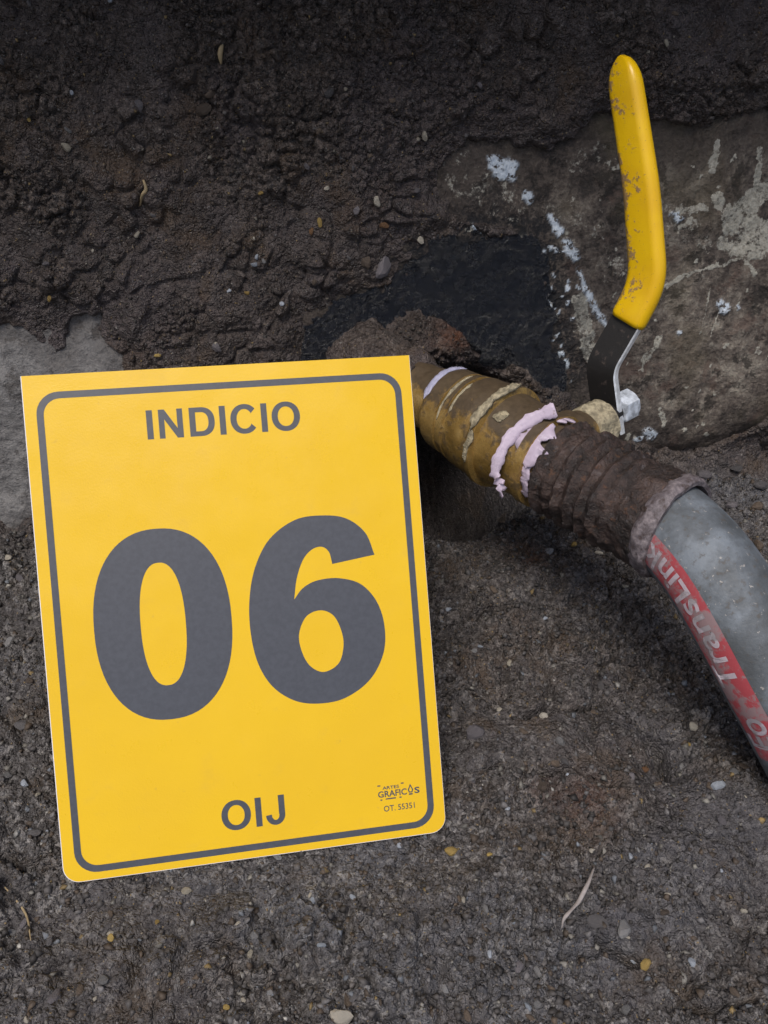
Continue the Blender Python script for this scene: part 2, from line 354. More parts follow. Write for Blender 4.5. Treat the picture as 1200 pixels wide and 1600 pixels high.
def build_terrain():
    u, s = U.ravel(), S.ravel()
    y, z, th = profile(s)
    wallm = sst(-.035, .02, s + .012 * fbm(u, s, .05, 5, 3))
    for (px, py, a_, b_, k_) in ((800, 850, .070, .050, .95), (880, 1010, .085, .060, .80), (930, 1190, .055, .038, .65)):  # browner soil below the pipe, its tone deepened to stand in for shade
        q = floor_us(px, py); wallm = np.maximum(wallm, k_ * np.exp(-(((u - q[0]) / a_) ** 2 + ((s - q[1]) / b_) ** 2)) * (.75 + .5 * fbm(u, s, .02, 8, 3)))
    wallm = np.clip(wallm, 0, 1)
    # floor
    gA, r1, _ = crumb(u, s, .021, 31); gB, r2, _ = crumb(u, s, .0088, 32); gC, r3, _ = crumb(u, s, .0042, 33); gD, r4, _ = crumb(u, s, .0021, 34)
    gate = sst(-.25, .35, fbm(u, s, .05, 41, 3))
    gate2 = sst(-.35, .25, fbm(u, s, .03, 43, 3))
    clay = np.maximum(clay_mask(u, s), .75 * sst(.02, .28, fbm(u, s, .042, 233, 4))); ck = 1 - .72 * clay
    hf = .0024 * clay * fbm(u, s, .012, 231, 4) + .0055 * fbm(u, s, .085, 21, 3) + .0052 * fbm(u, s, .030, 24, 4) + .0052 * gA * gate + .0042 * gB * (.25 + .75 * gate2) * ck + .0021 * gC * ck + .0009 * gD * ck + floor_forms(u, s) - .0015
    edge = sst(.018, .006, abs(s + WY - .174)) * sst(-.105, -.092, u) * sst(.085, .070, u)
    hf = hf * (1 - edge) + edge * (np.minimum(hf, 0) * .5 - .0022 + .3 * np.clip(hf, 0, .002))
    # bank
    bA, q1, eA = crumb(u, s, .026, 51, .18); bB, q2, _ = crumb(u, s, .0105, 52); bC, q3, _ = crumb(u, s, .0046, 53)
    g3 = sst(-.2, .4, fbm(u, s, .045, 61, 3)); g4 = sst(-.3, .3, fbm(u, s, .022, 63, 3))
    g5 = sst(-.15, .30, fbm(u, s, .050, 67, 3))
    rid = -np.exp(-(fbm(u, s, .04, 65, 4) / .035) ** 2) * sst(0, .4, fbm(u, s, .06, 66, 2))
    lump = .0050 * fbm(u, s, .055, 44, 3) + .0046 * fbm(u, s, .020, 45, 4) + .0026 * bA * g3 + .0040 * bB * (.08 + .92 * g4) + .0026 * bC * (.10 + .90 * g5) + .0008 * gD * (.3 + .7 * g5) + .0012 * rid
    e = exposed(u, s) + .006 * fbm(u, s, .020, 81, 4) + .003 * fbm(u, s, .006, 83, 3)
    cover = .55 * sst(.0015, -.003, e) + .45 * sst(-.002, -.020, e)                       # 1 where mud lies on the wall
    thick = .0085 + .004 * sst(.12, .24, s)
    hb = cover * (thick + lump) - (1 - cover) * .006
    hb = np.where(e > .004, -.008, hb) + hollow(u, s)
    # mud smeared above the pipe
    c = wall_us(655, 540); hb += .006 * np.exp(-(((u - c[0]) / .026) ** 2 + ((s - c[1] + .004) / .014) ** 2))
    blend = sst(-.012, .016, s + .016 * fbm(u, s, .035, 88, 4) * sst(.1, -.05, u))
    h = hf * (1 - blend) + hb * blend + hollow(u, s) * (1 - blend)
    fade = np.ones(u.shape)
    V = np.stack([u, y - np.sin(th) * h, z + np.cos(th) * h], 1)
    tint_f = .45 * r3 + .30 * r2 + .25 * r4; tint_b = .40 * q3 + .35 * q2 + .25 * r4
    tint = tint_f * (1 - wallm) + tint_b * wallm
    c = wall_us(715, 525); rust = np.exp(-(((u - c[0]) / .014) ** 2 + ((s - c[1]) / .010) ** 2)) * 1.0
    for (px, py, r) in ((915, 1250, .012), (850, 1230, .008), (830, 870, .010)):
        q = floor_us(px, py); rust = np.maximum(rust, .45 * np.exp(-(((u - q[0]) ** 2 + (s - q[1]) ** 2) / r ** 2)))
    R_, C_ = U.shape
    idx = np.arange(R_ * C_).reshape(R_, C_)
    Q = np.stack([idx[:-1, :-1], idx[:-1, 1:], idx[1:, 1:], idx[1:, :-1]], -1).reshape(-1, 4)
    fs = s[Q[:, 0]] + .010 * fbm(u[Q[:, 0]], s[Q[:, 0]], .03, 99, 4)
    clay = np.maximum(clay * (1 - wallm), .75 * (1 - g5) * blend)
    return V, Q, fs, wallm, tint, rust, e, clay
TV, TQ, TFS, TWALL, TTINT, TRUST, TE, TCLAY = build_terrain()

def grid_object(name, V, Q, attrs, mat):
    used = np.unique(Q); remap = np.full(len(V), -1, np.int64); remap[used] = np.arange(len(used))
    q = remap[Q].astype(np.int32); v = V[used]
    me = bpy.data.meshes.new(name)
    me.vertices.add(len(v)); me.vertices.foreach_set('co', v.astype(np.float32).ravel())
    me.loops.add(q.size); me.loops.foreach_set('vertex_index', q.ravel())
    me.polygons.add(len(q)); me.polygons.foreach_set('loop_start', np.arange(0, q.size, 4, dtype=np.int32))
    me.polygons.foreach_set('use_smooth', np.ones(len(q), bool))
    me.update(calc_edges=True)
    for k, a in attrs.items():
        at = me.attributes.new(k, 'FLOAT', 'POINT'); at.data.foreach_set('value', a[used].astype(np.float32))
    me.materials.append(mat)
    o = bpy.data.objects.new(name, me); COL.objects.link(o); return o
TA = {'wall': TWALL, 'tint': TTINT, 'rust': TRUST, 'clay': TCLAY}
ground = grid_object('ground', TV, TQ[TFS < 0], TA, MSOIL); ground['kind'] = 'structure'
bank = grid_object('soil_bank', TV, TQ[TFS >= 0], TA, MSOIL); bank['kind'] = 'structure'
bank['label'] = 'damp dark brown soil caked on the wall above the marker'; ground['label'] = 'grey crumbly gravelly soil floor under the marker'

# projected position of every terrain vertex, to seat stones on the surface seen at a measured spot
_q = (TV - CAM) @ RC
TPX = 600 + FPX * _q[:, 0] / -_q[:, 2]; TPY = 800 - FPX * _q[:, 1] / -_q[:, 2]; TD = -_q[:, 2]
INV = (TD > .05) & (TPX > -60) & (TPX < 1260) & (TPY > -60) & (TPY < 1660)
IDX = np.nonzero(INV)[0]
GX, GY, GD = TPX[IDX], TPY[IDX], TD[IDX]
def seat(px, py):
    c = np.nonzero((abs(GX - px) < 4) & (abs(GY - py) < 4))[0]
    if len(c) == 0: return None
    return TV[IDX[c[np.argmin(GD[c])]]]

# ------------------------------------------------------------------ concrete wall, bitumen patch
wall = thing('concrete_wall', (.1, WY, 0), 'dirty stained concrete wall, exposed behind the yellow lever and flaked with paint', 'wall')
def layer_grid(u0, u1, s0, s1, st):
    uu = np.arange(u0, u1, st); ss = np.arange(s0, s1, st); a, b = np.meshgrid(uu, ss)
    idx = np.arange(a.size).reshape(a.shape)
    return a.ravel(), b.ravel(), np.stack([idx[:-1, :-1], idx[:-1, 1:], idx[1:, 1:], idx[1:, :-1]], -1).reshape(-1, 4)
PAINT = [  # measured strokes and flakes of bluish white paint on the concrete: x0 y0 x1 y1 radius
    (860, 338, 876, 362, 5), (884, 380, 900, 402, 6), (905, 425, 912, 445, 4), (915, 452, 932, 488, 5), (936, 492, 950, 512, 4),
    (772, 255, 800, 262, 9), (778, 272, 802, 274, 6), (822, 304, 828, 312, 5), (776, 246, 780, 250, 5), (860, 478, 864, 490, 3),
    (884, 566, 888, 572, 4), (1008, 672, 1016, 680, 8), (990, 686, 1002, 684, 4), (1050, 333, 1062, 340, 5), (1126, 474, 1132, 484, 7), (740, 352, 752, 362, 3),
    (1152, 478, 1154, 482, 2), (1058, 518, 1060, 520, 3), (690, 360, 720, 356, 1.5)]
LIME = [(1120, 310, 1124, 318, 12), (1150, 330, 1200, 300, 20), (1150, 350, 1200, 370, 26), (1130, 380, 1185, 395, 14), (1185, 232, 1183, 292, 5), (1140, 335, 1160, 360, 20),
        (1040, 448, 1085, 424, 4), (1085, 424, 1160, 404, 4), (1160, 404, 1178, 426, 4), (1056, 330, 1100, 325, 7), (1110, 265, 1118, 220, 6), (1092, 520, 1110, 450, 1.6), (1108, 525, 1130, 470, 1.4),
        (1005, 560, 1028, 528, 7), (1000, 575, 1006, 560, 5), (730, 358, 780, 372, 3), (790, 366, 824, 372, 5), (736, 350, 756, 358, 6), (905, 250, 960, 240, 22), (880, 330, 960, 420, 28), (905, 470, 925, 560, 14),
        (720, 270, 800, 320, 34), (1030, 640, 1034, 660, 6), (850, 460, 868, 500, 6), (1000, 300, 1100, 380, 24)]
rs_ = random.Random(5)
for _ in range(34): 
    x_ = rs_.gauss(868, 16); y_ = rs_.uniform(385, 600); PAINT.append((x_, y_, x_ + rs_.uniform(-3, 3), y_ + rs_.uniform(0, 6), rs_.uniform(1.0, 2.4)))
for _ in range(70):
    x_ = rs_.uniform(890, 1200); y_ = rs_.uniform(240, 690); LIME.append((x_, y_, x_ + rs_.uniform(-5, 5), y_ + rs_.uniform(-5, 8), rs_.uniform(1.6, 4.0)))
def build_wall():
    a, b, Q = layer_grid(-.26, .46, -.03, .30, .0010)
    h = conc_relief(a, b)
    nz = fbm(a, b, .004, 120, 3) * .0012 + fbm(a, b, .0015, 124, 2) * .0005
    def strokes(L):
        mk_ = np.zeros(a.shape)
        for x0, y0, x1, y1, r in L:
            A = wall_us(x0, y0); B = wall_us(x1, y1); rr = r * .00038
            sel = (abs(a - (A[0] + B[0]) / 2) < abs(A[0] - B[0]) / 2 + rr * 3 + .004) & (abs(b - (A[1] + B[1]) / 2) < abs(A[1] - B[1]) / 2 + rr * 3 + .004)
            d = seg_d(a[sel], b[sel], A, B) + nz[sel] * min(1.6, rr / .0012)
            mk_[sel] = np.maximum(mk_[sel], sst(rr * 1.25, rr * .70, d) * (1.0 if r < 18 or x0 >= 1120 else .66))
        return mk_
    paint = strokes(PAINT); lime = strokes(LIME)
    soft = [.55 if L[4] > 18 else 1.0 for L in LIME]
    h = h + paint * .0005 + lime * .0003
    grey = sst(-.02, 0.0, poly_sdf(a, b, CONC_LEFT))
    ed = np.maximum(poly_sdf(a, b, CONC_RIGHT), poly_sdf(a, b, CONC_LEFT)); mudm = np.where(a < .03, .45 * sst(.010, .001, ed + .006 * fbm(a, b, .012, 163, 4)), .78 * sst(.030, .002, ed + .012 * fbm(a, b, .03, 161, 4)))
    t = poly_sdf(a, b, TAR); tarry = sst(-.026, -.002, t + .008 * fbm(a, b, .02, 140, 3)) * sst(.05, .075, a)
    V = WP + np.outer(a, [1, 0, 0]) + np.outer(b, WD) + np.outer(h, WN)
    Q = Q[hollow(a, b)[Q].min(1) > -.006]
    o = grid_object('wall_face', V - np.array(wall.location), Q, {'paint': paint, 'lime': lime, 'grey': grey, 'tarry': tarry, 'mud': mudm}, MCONC)
    o.parent = wall
    # bitumen brushed round the pipe
    P = np.array(TAR); a, b, Q = layer_grid(P[:, 0].min() - .012, P[:, 0].max() + .014, P[:, 1].min() - .01, P[:, 1].max() + .012, .00065)
    e = poly_sdf(a, b, TAR) + .0100 * fbm(a, b, .018, 151, 5, .6) + .0018 * fbm(a, b, .003, 153, 3)
    rim = np.exp(-((e - .003) / .0025) ** 2)
    cr, r1, _ = crumb(a, b, .007, 158)
    t = np.where(e > 0, .0022 * sst(0, .0016, e) + .0007 * rim + .0012 * fbm(a, b, .030, 155, 2) + .0019 * fbm(a, b + .3 * a, .008, 156, 3) + .0008 * fbm(a, b, .003, 157, 3) + .0007 * crumb(a, b, .0026, 159)[0] * sst(-.3, .3, fbm(a, b, .02, 160, 2)) + .0010 * cr * sst(.006, .001, e), -.004)
    V = WP + np.outer(a, [1, 0, 0]) + np.outer(b, WD) + np.outer(t + conc_relief(a, b), WN)
    keep = (e[Q].max(1) > -.002)
    o = grid_object('tar_patch', V - np.array(wall.location), Q[keep], {}, MTAR); o.parent = wall
    o['label'] = 'black glossy bitumen brushed on the wall round the pipe'
build_wall()

# ------------------------------------------------------------------ stones and grit
def stone_mesh(name, k, flat=.7):
    bm = bmesh.new(); bmesh.ops.create_icosphere(bm, subdivisions=2, radius=1.0)
    r = random.Random(k)
    cuts = [(Vector((r.gauss(0, 1), r.gauss(0, 1), r.gauss(0, 1))).normalized(), r.uniform(.55, .9)) for _ in range(9)]
    for v in bm.verts:
        for n_, d in cuts:
            q = v.co.dot(n_)
            if q > d: v.co -= n_ * (q - d)
        v.co *= r.uniform(.95, 1.05)
        v.co.z *= flat; v.co.y *= r.choice((.75, .8)) if False else .82
    me = bpy.data.meshes.new(name); bm.to_mesh(me); bm.free(); return me
SHAPES = [stone_mesh('stone_shape', k, .55 + .06 * (k % 6)) for k in range(10)]
_cache = {}
def stone(px, py, size, kind, rot=None, asp=None, p=None, sink=.25, parent=None):
    p = seat(px, py) if p is None else p
    if p is None: return
    k = random.randrange(10); key = (k, kind)
    if key not in _cache:
        me = SHAPES[k].copy(); me.materials.append(STM[kind]); _cache[key] = me
    par = parent or (bank if p[2] > .03 and p[1] > .375 else ground)
    o = bpy.data.objects.new('stone', _cache[key]); COL.objects.link(o); o.parent = par
    el = WEL if par is bank else 0.0
    n_ = np.array([0, -math.sin(el), math.cos(el)])
    o.location = tuple(p + n_ * size * (.5 - sink) * .6)
    o.rotation_euler = (el + random.uniform(-.3, .3), random.uniform(-.3, .3), 0)
    q = Matrix.Rotation(el, 4, 'X') @ Matrix.Rotation(random.uniform(0, 6.28) if rot is None else rot, 4, 'Z') @ Matrix.Rotation(random.uniform(-.35, .35), 4, 'X')
    o.rotation_euler = q.to_euler()
    a = asp or random.uniform(.7, 1.0)
    o.scale = (size, size * a, size * random.uniform(.6, .95))
# measured ones: x, y, half size in px of the photograph, colour
ST = [(740, 1140, 22, 'mauve'), (930, 1440, 19, 'dark'), (975, 1450, 18, 'grey'), (838, 1518, 10, 'grey'), (812, 1508, 12, 'mauve'), (535, 1588, 20, 'cream'), (821, 1572, 8, 'blue'), (841, 1570, 9, 'grey'),
      (702, 1328, 12, 'yellow'), (761, 1332, 6, 'yellow'), (1010, 1505, 11, 'yellow'), (725, 1404, 6, 'cream'), (762, 1418, 8, 'grey'), (928, 1330, 6, 'cream'), (984, 1335, 6, 'blue'), (170, 1456, 7, 'cream'), (175, 1463, 8, 'yellow'),
      (293, 1390, 9, 'cream'), (370, 1440, 6, 'cream'), (243, 1440, 5, 'yellow'), (488, 1400, 6, 'cream'), (502, 1476, 8, 'blue'), (390, 1487, 8, 'cream'), (396, 1460, 9, 'grey'), (552, 1398, 6, 'blue'), (540, 1560, 12, 'brown'), (125, 1545, 9, 'brown'), (355, 1575, 6, 'yellow'), (165, 1530, 12, 'grey'), (85, 1555, 16, 'mauve'),
      (845, 1115, 8, 'cream'), (782, 1105, 6, 'cream'), (793, 1035, 6, 'cream'), (1084, 1133, 10, 'cream'), (1075, 1160, 5, 'yellow'), (1100, 1180, 5, 'brown'), (975, 914, 6, 'cream'), (938, 862, 8, 'cream'), (893, 855, 7, 'yellow'), (700, 950, 6, 'blue'), (820, 1140, 8, 'brown'), (865, 1190, 9, 'brown'), (850, 1225, 11, 'brown'), (880, 1190, 8, 'dark'),
      (990, 1210, 8, 'mauve'), (1010, 1200, 8, 'rust'), (1120, 1225, 13, 'blue'), (1145, 1205, 10, 'grey'), (1160, 1195, 9, 'brown'), (1125, 1280, 10, 'mauve'), (1010, 1350, 6, 'cream'), (1045, 1395, 6, 'cream'), (1165, 1420, 6, 'cream'), (1080, 1500, 8, 'blue'), (1150, 1550, 10, 'brown'), (1140, 790, 12, 'mauve'), (1100, 740, 13, 'mauve'), (1150, 735, 12, 'dark'), (1180, 790, 14, 'brown'), (1185, 850, 12, 'brown'), (1190, 760, 13, 'dark'),
      (115, 146, 5, 'blue'), (46, 189, 5, 'yellow'), (106, 206, 7, 'grey'), (104, 232, 9, 'cream'), (405, 304, 5, 'yellow'), (508, 298, 5, 'cream'), (588, 318, 9, 'cream'), (218, 370, 6, 'cream'), (75, 470, 6, 'yellow'), (70, 415, 6, 'mauve'), (400, 372, 4, 'cream'), (500, 350, 8, 'yellow'), (490, 365, 7, 'rust'), (402, 405, 5, 'blue'), (395, 415, 6, 'blue'), (415, 412, 5, 'grey'), (360, 456, 4, 'blue'), (442, 475, 5, 'blue'), (390, 460, 5, 'yellow'), (340, 540, 4, 'cream'), (250, 558, 6, 'yellow'), (480, 262, 7, 'mauve'), (495, 205, 6, 'brown'), (540, 140, 4, 'cream'), (320, 168, 14, 'brown'), (330, 150, 10, 'brown'), (665, 215, 8, 'cream'), (655, 300, 6, 'mauve'), (600, 352, 9, 'rust'), (660, 378, 9, 'cream'), (560, 330, 8, 'mauve'), (172, 5, 4, 'blue'), (600, 420, 22, 'mauve'), (575, 412, 12, 'brown'), (1045, 68, 6, 'cream'), (1055, 20, 6, 'brown'), (615, 160, 6, 'brown'), (700, 190, 6, 'brown'),
      (15, 870, 8, 'cream'), (30, 900, 10, 'mauve'), (20, 1000, 12, 'grey'), (45, 1060, 8, 'brown'), (15, 1210, 11, 'grey'), (35, 1225, 9, 'blue'), (60, 1240, 5, 'cream'), (30, 1130, 12, 'dark'), (50, 1300, 12, 'dark'), (40, 1440, 9, 'mauve')]
for x, y, r, k in ST:
    if k in ('mauve', 'dark', 'brown') and r > 15: sk = .62
    else: sk = .3
    p = seat(x, y)
    if p is not None:
        d = -((p - CAM) @ RC)[2]; stone(x, y, r * d / FPX, k, p=p, sink=sk)
hosekeep = None
for i in range(130):
    x = random.uniform(0, 1200); y = random.uniform(0, 1600) if i % 3 == 0 else random.uniform(850, 1600)
    c = np.nonzero((abs(GX - x) < 4) & (abs(GY - y) < 4))[0]
    if len(c) == 0: continue
    j = IDX[c[np.argmin(GD[c])]]
    if TE[j] > -.004 and TV[j][2] > .03: continue
    p = TV[j]; d = TD[j]; up = p[2] > .03
    k = random.choice(['grey', 'dark', 'brown', 'mauve', 'dark', 'grey', 'blue', 'cream'] if not up else ['dark', 'brown', 'mauve', 'dark', 'brown', 'cream', 'dark'])
    stone(x, y, random.choice((4.5, 5.5, 6.5, 8, 10)) * (.65 if k in ('cream', 'blue') else 1) * d / FPX, k, p=p, sink=.35)

def grit(name, n, sel, par, pal, smin, smax):
    V = []; F = []; Cc = []
    base = np.array([(1, 0, 0), (-1, 0, 0), (0, 1, 0), (0, -1, 0), (0, 0, 1), (0, 0, -1)], float)
    tri = np.array([(0, 2, 4), (2, 1, 4), (1, 3, 4), (3, 0, 4), (2, 0, 5), (1, 2, 5), (3, 1, 5), (0, 3, 5)])
    ids = rng.choice(sel, n)
    sz = smin * (smax / smin) ** (rng.random(n) ** 2.2)
    pc = np.array([p_[0] for p_ in pal]); pw = np.array([p_[1] for p_ in pal], float); pw /= pw.sum()
    ci = rng.choice(len(pal), n, p=pw)
    rnd = rng.normal(size=(n, 3, 3)); qm = np.linalg.qr(rnd)[0]
    sh = sz[:, None, None] * (base[None] * (1 + .35 * rng.normal(size=(n, 6, 1)))) * np.array([1, .8, .75])
    pts = np.einsum('nij,nkj->nki', qm, sh) + (TV[ids] + rng.normal(size=(n, 3)) * .0002)[:, None]
    Fs = (tri[None] + (np.arange(n) * 6)[:, None, None]).reshape(-1, 3)
    me = bpy.data.meshes.new(name); v = pts.reshape(-1, 3)
    me.vertices.add(len(v)); me.vertices.foreach_set('co', v.astype(np.float32).ravel())
    me.loops.add(Fs.size); me.loops.foreach_set('vertex_index', Fs.astype(np.int32).ravel())
    me.polygons.add(len(Fs)); me.polygons.foreach_set('loop_start', np.arange(0, Fs.size, 3, dtype=np.int32))
    me.update(calc_edges=True)
    colr = pc[ci] * (1 + .25 * rng.normal(size=(n, 1))).clip(.4, 1.7) * (1 - .55 * TWALL[ids][:, None] * (par is ground)); colr = np.repeat(np.concatenate([colr, np.ones((n, 1))], 1), 6, 0)  # floor grit darkened along with the painted shade patches
    at = me.attributes.new('gcol', 'FLOAT_COLOR', 'POINT'); at.data.foreach_set('color', colr.astype(np.float32).ravel())
    me.materials.append(MGRIT)
    o = bpy.data.objects.new(name, me); COL.objects.link(o); o.parent = par; o['kind'] = 'stuff'
inx = (TPX > -150) & (TPX < 1350) & (TPY > -80) & (TPY < 1700) & (TD > .05)
PALG = [((.070, .064, .063), 34), ((.13, .124, .126), 13), ((.032, .028, .027), 26), ((.070, .050, .035), 14), ((.20, .19, .17), 4), ((.20, .14, .055), 1.3), ((.15, .165, .19), 3.2), ((.32, .31, .29), 1)]
PALB = [((.024, .020, .019), 30), ((.042, .033, .029), 22), ((.055, .038, .026), 12), ((.075, .068, .066), 6), ((.16, .145, .12), 2), ((.17, .12, .05), 1.2)]
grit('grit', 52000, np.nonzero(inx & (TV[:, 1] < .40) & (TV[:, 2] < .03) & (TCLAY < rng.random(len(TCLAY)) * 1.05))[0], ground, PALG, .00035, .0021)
grit('grit', 20000, np.nonzero(inx & (TV[:, 2] > .02) & (TE < -.004) & (TCLAY < rng.random(len(TCLAY)) * 1.05))[0], bank, PALB, .00035, .0014)

# ------------------------------------------------------------------ evidence marker
def simple_mat(name, c, rough=.5, var=.06, scale=60, metal=0.0, spec=.5, bump=None):
    m = Mt(name); n = m.noise(scale, 5, .6)
    m.col(m.mix(m.rmp(n, .3, .7), [max(0, q * (1 - var)) for q in c], [q * (1 + var) for q in c])); m.rough(rough); m.metal(metal); m.spec(spec)
    if bump: m.bump(m.noise(bump[0], 3, .6), bump[1], bump[2])
    return m.m
def yellow_print():
    m = Mt('yellow_print')
    n = m.noise(18, 5, .6); n2 = m.noise(70, 6, .7, off=2)
    c = m.mix(m.rmp(n, .3, .7), (.76, .475, .003), (.73, .45, .005))
    c = m.mix(m.rmp(n2, .56, .76, 0, .16), c, (.50, .31, .06))
    c = m.mix(m.rmp(m.noise(260, 4, .7, off=5), .66, .74, 0, .25), c, (.42, .27, .08))
    m.col(c); m.rough(m.rmp(n2, .3, .7, .26, .40)); m.spec(.5)
    b1 = m.bump(m.noise(1500, 2, .5), .12, .0004)
    m.bump(m.noise(14, 3, .5, off=3), .5, .003, b1)
    return m.m
MY = yellow_print()
MINK = simple_mat('grey_ink', (.060, .065, .080), .42, .10, 500)
MCORE = simple_mat('white_core', (.70, .69, .72), .6, .05)
SA = math.radians(52)
SX = np.array([1.0, 0, 0]); SU = np.array([0, math.cos(SA), math.sin(SA)]); SN = np.array([0, -math.sin(SA), math.cos(SA)])
SO = np.array([-.0864, .1768, 0.0]); SW, SH, STK = .15, .1945, .0016
def sg_ab(x, y):
    p = pplane(x, y, SO, SN) - SO; return np.array([p @ SX, p @ SU])
marker = thing('evidence_marker', (SO[0] + SW / 2, .236, 0), 'yellow folded evidence marker board printed INDICIO 06, standing on the soil', 'marker')
def s3(a, b, off=0.0): return SO + SX * a + SU * b + SN * off
def arc(cx, cy, r, a0, a1, n=8): return [(cx + r * math.cos(math.radians(a0 + (a1 - a0) * i / n)), cy + r * math.sin(math.radians(a0 + (a1 - a0) * i / n))) for i in range(n + 1)]
def rrect(x0, y0, x1, y1, rb, rt):
    return arc(x0 + rb, y0 + rb, rb, 180, 270) + arc(x1 - rb, y0 + rb, rb, 270, 360) + (arc(x1 - rt, y1 - rt, rt, 0, 90) + arc(x0 + rt, y1 - rt, rt, 90, 180) if rt else [(x1, y1), (x0, y1)])
def slab(name, out, f3, t, mats, parent):
    n = len(out); V = [f3(a, b, 0) for a, b in out] + [f3(a, b, -t) for a, b in out]
    F = [list(range(n)), list(range(2 * n - 1, n - 1, -1))] + [[i, i + n, (i + 1) % n + n, (i + 1) % n] for i in range(n)]
    o = mk(name, V, F, mats, parent, smooth=False, mi=[0, 1] + [0 if i == n - 2 else 1 for i in range(n)])
    return o
slab('front_panel', rrect(0, 0, SW, SH, .0062, 0), s3, STK, [MCORE, MCORE], marker)
_o = rrect(.0003, .00022, SW - .00012, SH, .0060, 0)
slab('printed_face', _o, lambda a, b, off: s3(a, b, .00006 if off == 0 else .000005), 1.0, [MY, MY], marker)
RA = math.radians(180 - 57); RU = np.array([0, math.cos(RA), math.sin(RA)]); RN = np.array([0, math.sin(RA), -math.cos(RA)])
RT = s3(0, SH, -STK) + np.array([0, .0002, -.0016])
def r3(a, b, off=0.0): return RT + SX * a - RU * (.176 - b) + RN * off
slab('rear_panel', rrect(0.0003, 0, SW - .0003, .176, .006, 0), r3, -STK, [MY, MCORE], marker)
def fill2d(splines):              # filled 2D outlines with holes -> verts, faces
    cu = bpy.data.curves.new('outline', 'CURVE'); cu.dimensions = '2D'; cu.fill_mode = 'BOTH'
    for pts in splines:
        sp = cu.splines.new('POLY'); sp.points.add(len(pts) - 1); sp.use_cyclic_u = True
        for q, (x, y) in zip(sp.points, pts): q.co = (x * 100, y * 100, 0, 1)
    o = bpy.data.objects.new('outline', cu); me = bpy.data.meshes.new_from_object(o)
    V = [(v.co.x / 100, v.co.y / 100) for v in me.vertices]; F = [tuple(p.vertices) for p in me.polygons]
    bpy.data.objects.remove(o); bpy.data.curves.remove(cu); bpy.data.meshes.remove(me)
    return V, F
INK = .00012
def ink(name, splines, parent=marker):
    V, F = fill2d(splines); o = mk(name, [s3(a, b, INK) for a, b in V], F, MINK, parent, smooth=False)
    if o.data.polygons and (o.data.polygons[0].normal @ Vector(SN)) < 0: o.data.flip_normals()
    return o
# border line
bl = sg_ab(57, 647)[0]; bt = sg_ab(175, 607)[1]; br = sg_ab(627.5, 617)[0]; bb = sg_ab(379, 1331)[1]; bw = .0026
ink('border_line', [rrect(bl, bb, br, bt, .0085, .0085), rrect(bl + bw, bb + bw, br - bw, bt - bw, .0062, .0062)])
# capitals
def ell(cx, cy, rx, ry, a0=0, a1=360, n=40, p=2.0):
    out = []
    for i in range(n + (a1 - a0 != 360)):
        a = math.radians(a0 + (a1 - a0) * i / n); c, s_ = math.cos(a), math.sin(a)
        out.append((cx + rx * math.copysign(abs(c) ** (2 / p), c), cy + ry * math.copysign(abs(s_) ** (2 / p), s_)))
    return out
def g_I(x): return [[(x + .066, 0), (x + .212, 0), (x + .212, .716), (x + .066, .716)]]
def g_N(x): return [[(x + .073, 0), (x + .207, 0), (x + .207, .467), (x + .495, 0), (x + .640, 0), (x + .640, .716), (x + .506, .716), (x + .506, .238), (x + .214, .716), (x + .073, .716)]]
def g_O(x): return [ell(x + .389, .358, .346, .371, p=2.1), ell(x + .389, .358, .197, .246, p=2.1)]
def g_D(x):
    o = [(x + .072, 0), (x + .34, 0)] + ell(x + .34, .358, .331, .358, -90, 90, 24, 2.3)[1:-1] + [(x + .34, .716), (x + .072, .716)]
    i = [(x + .217, .122), (x + .34, .122)] + ell(x + .34, .358, .181, .236, -90, 90, 24, 2.3)[1:-1] + [(x + .34, .594), (x + .217, .594)]
    return [o, i]
def g_C(x):
    o = ell(x + .383, .358, .336, .371, 40, 322, 40, 2.1); i = ell(x + .383, .358, .187, .246, 34, 326, 40, 2.1)
    return [o + [(x + .530, .262 - .02)] + i[::-1] + [(x + .530, .476)]]
def g_J(x):
    return [[(x + .342, .716), (x + .487, .716), (x + .487, .26)] + ell(x + .258, .24, .229, .252, 0, -180, 20)[1:] + [(x + .029, .24), (x + .166, .255)] + ell(x + .258, .235, .088, .125, 180, 360, 14) + [(x + .342, .26)]]
GL = {'I': (g_I, .278), 'N': (g_N, .722), 'D': (g_D, .722), 'C': (g_C, .722), 'O': (g_O, .778), 'J': (g_J, .556)}
def word(name, txt, p0, p1, h):  # p0/p1: left and right end on the baseline in board coordinates
    x = 0; sp = []
    for ch in txt:
        g, adv = GL[ch]; sp += g(x); x += adv
    xs = [q[0] for s_ in sp for q in s_]; lo, hi = min(xs), max(xs); kx = (p1[0] - p0[0]) / (hi - lo)
    return ink(name, [[(p0[0] + (a - lo) * kx, p0[1] + (a - lo) / (hi - lo) * (p1[1] - p0[1]) + b / .716 * h) for a, b in s_] for s_ in sp])
a0 = sg_ab(231, 686); a1 = sg_ab(470.5, 672); y_ = (a0[1] + a1[1]) / 2
word('heading_lettering', 'INDICIO', (a0[0], y_), (a1[0], y_), sg_ab(238, 640)[1] - sg_ab(240, 685.5)[1])
a0 = sg_ab(348, 1299); a1 = sg_ab(447, 1287); y_ = (sg_ab(408, 1291)[1])
word('footer_lettering', 'OIJ', (a0[0], y_), (a1[0], y_), sg_ab(404, 1246)[1] - sg_ab(408, 1291)[1])
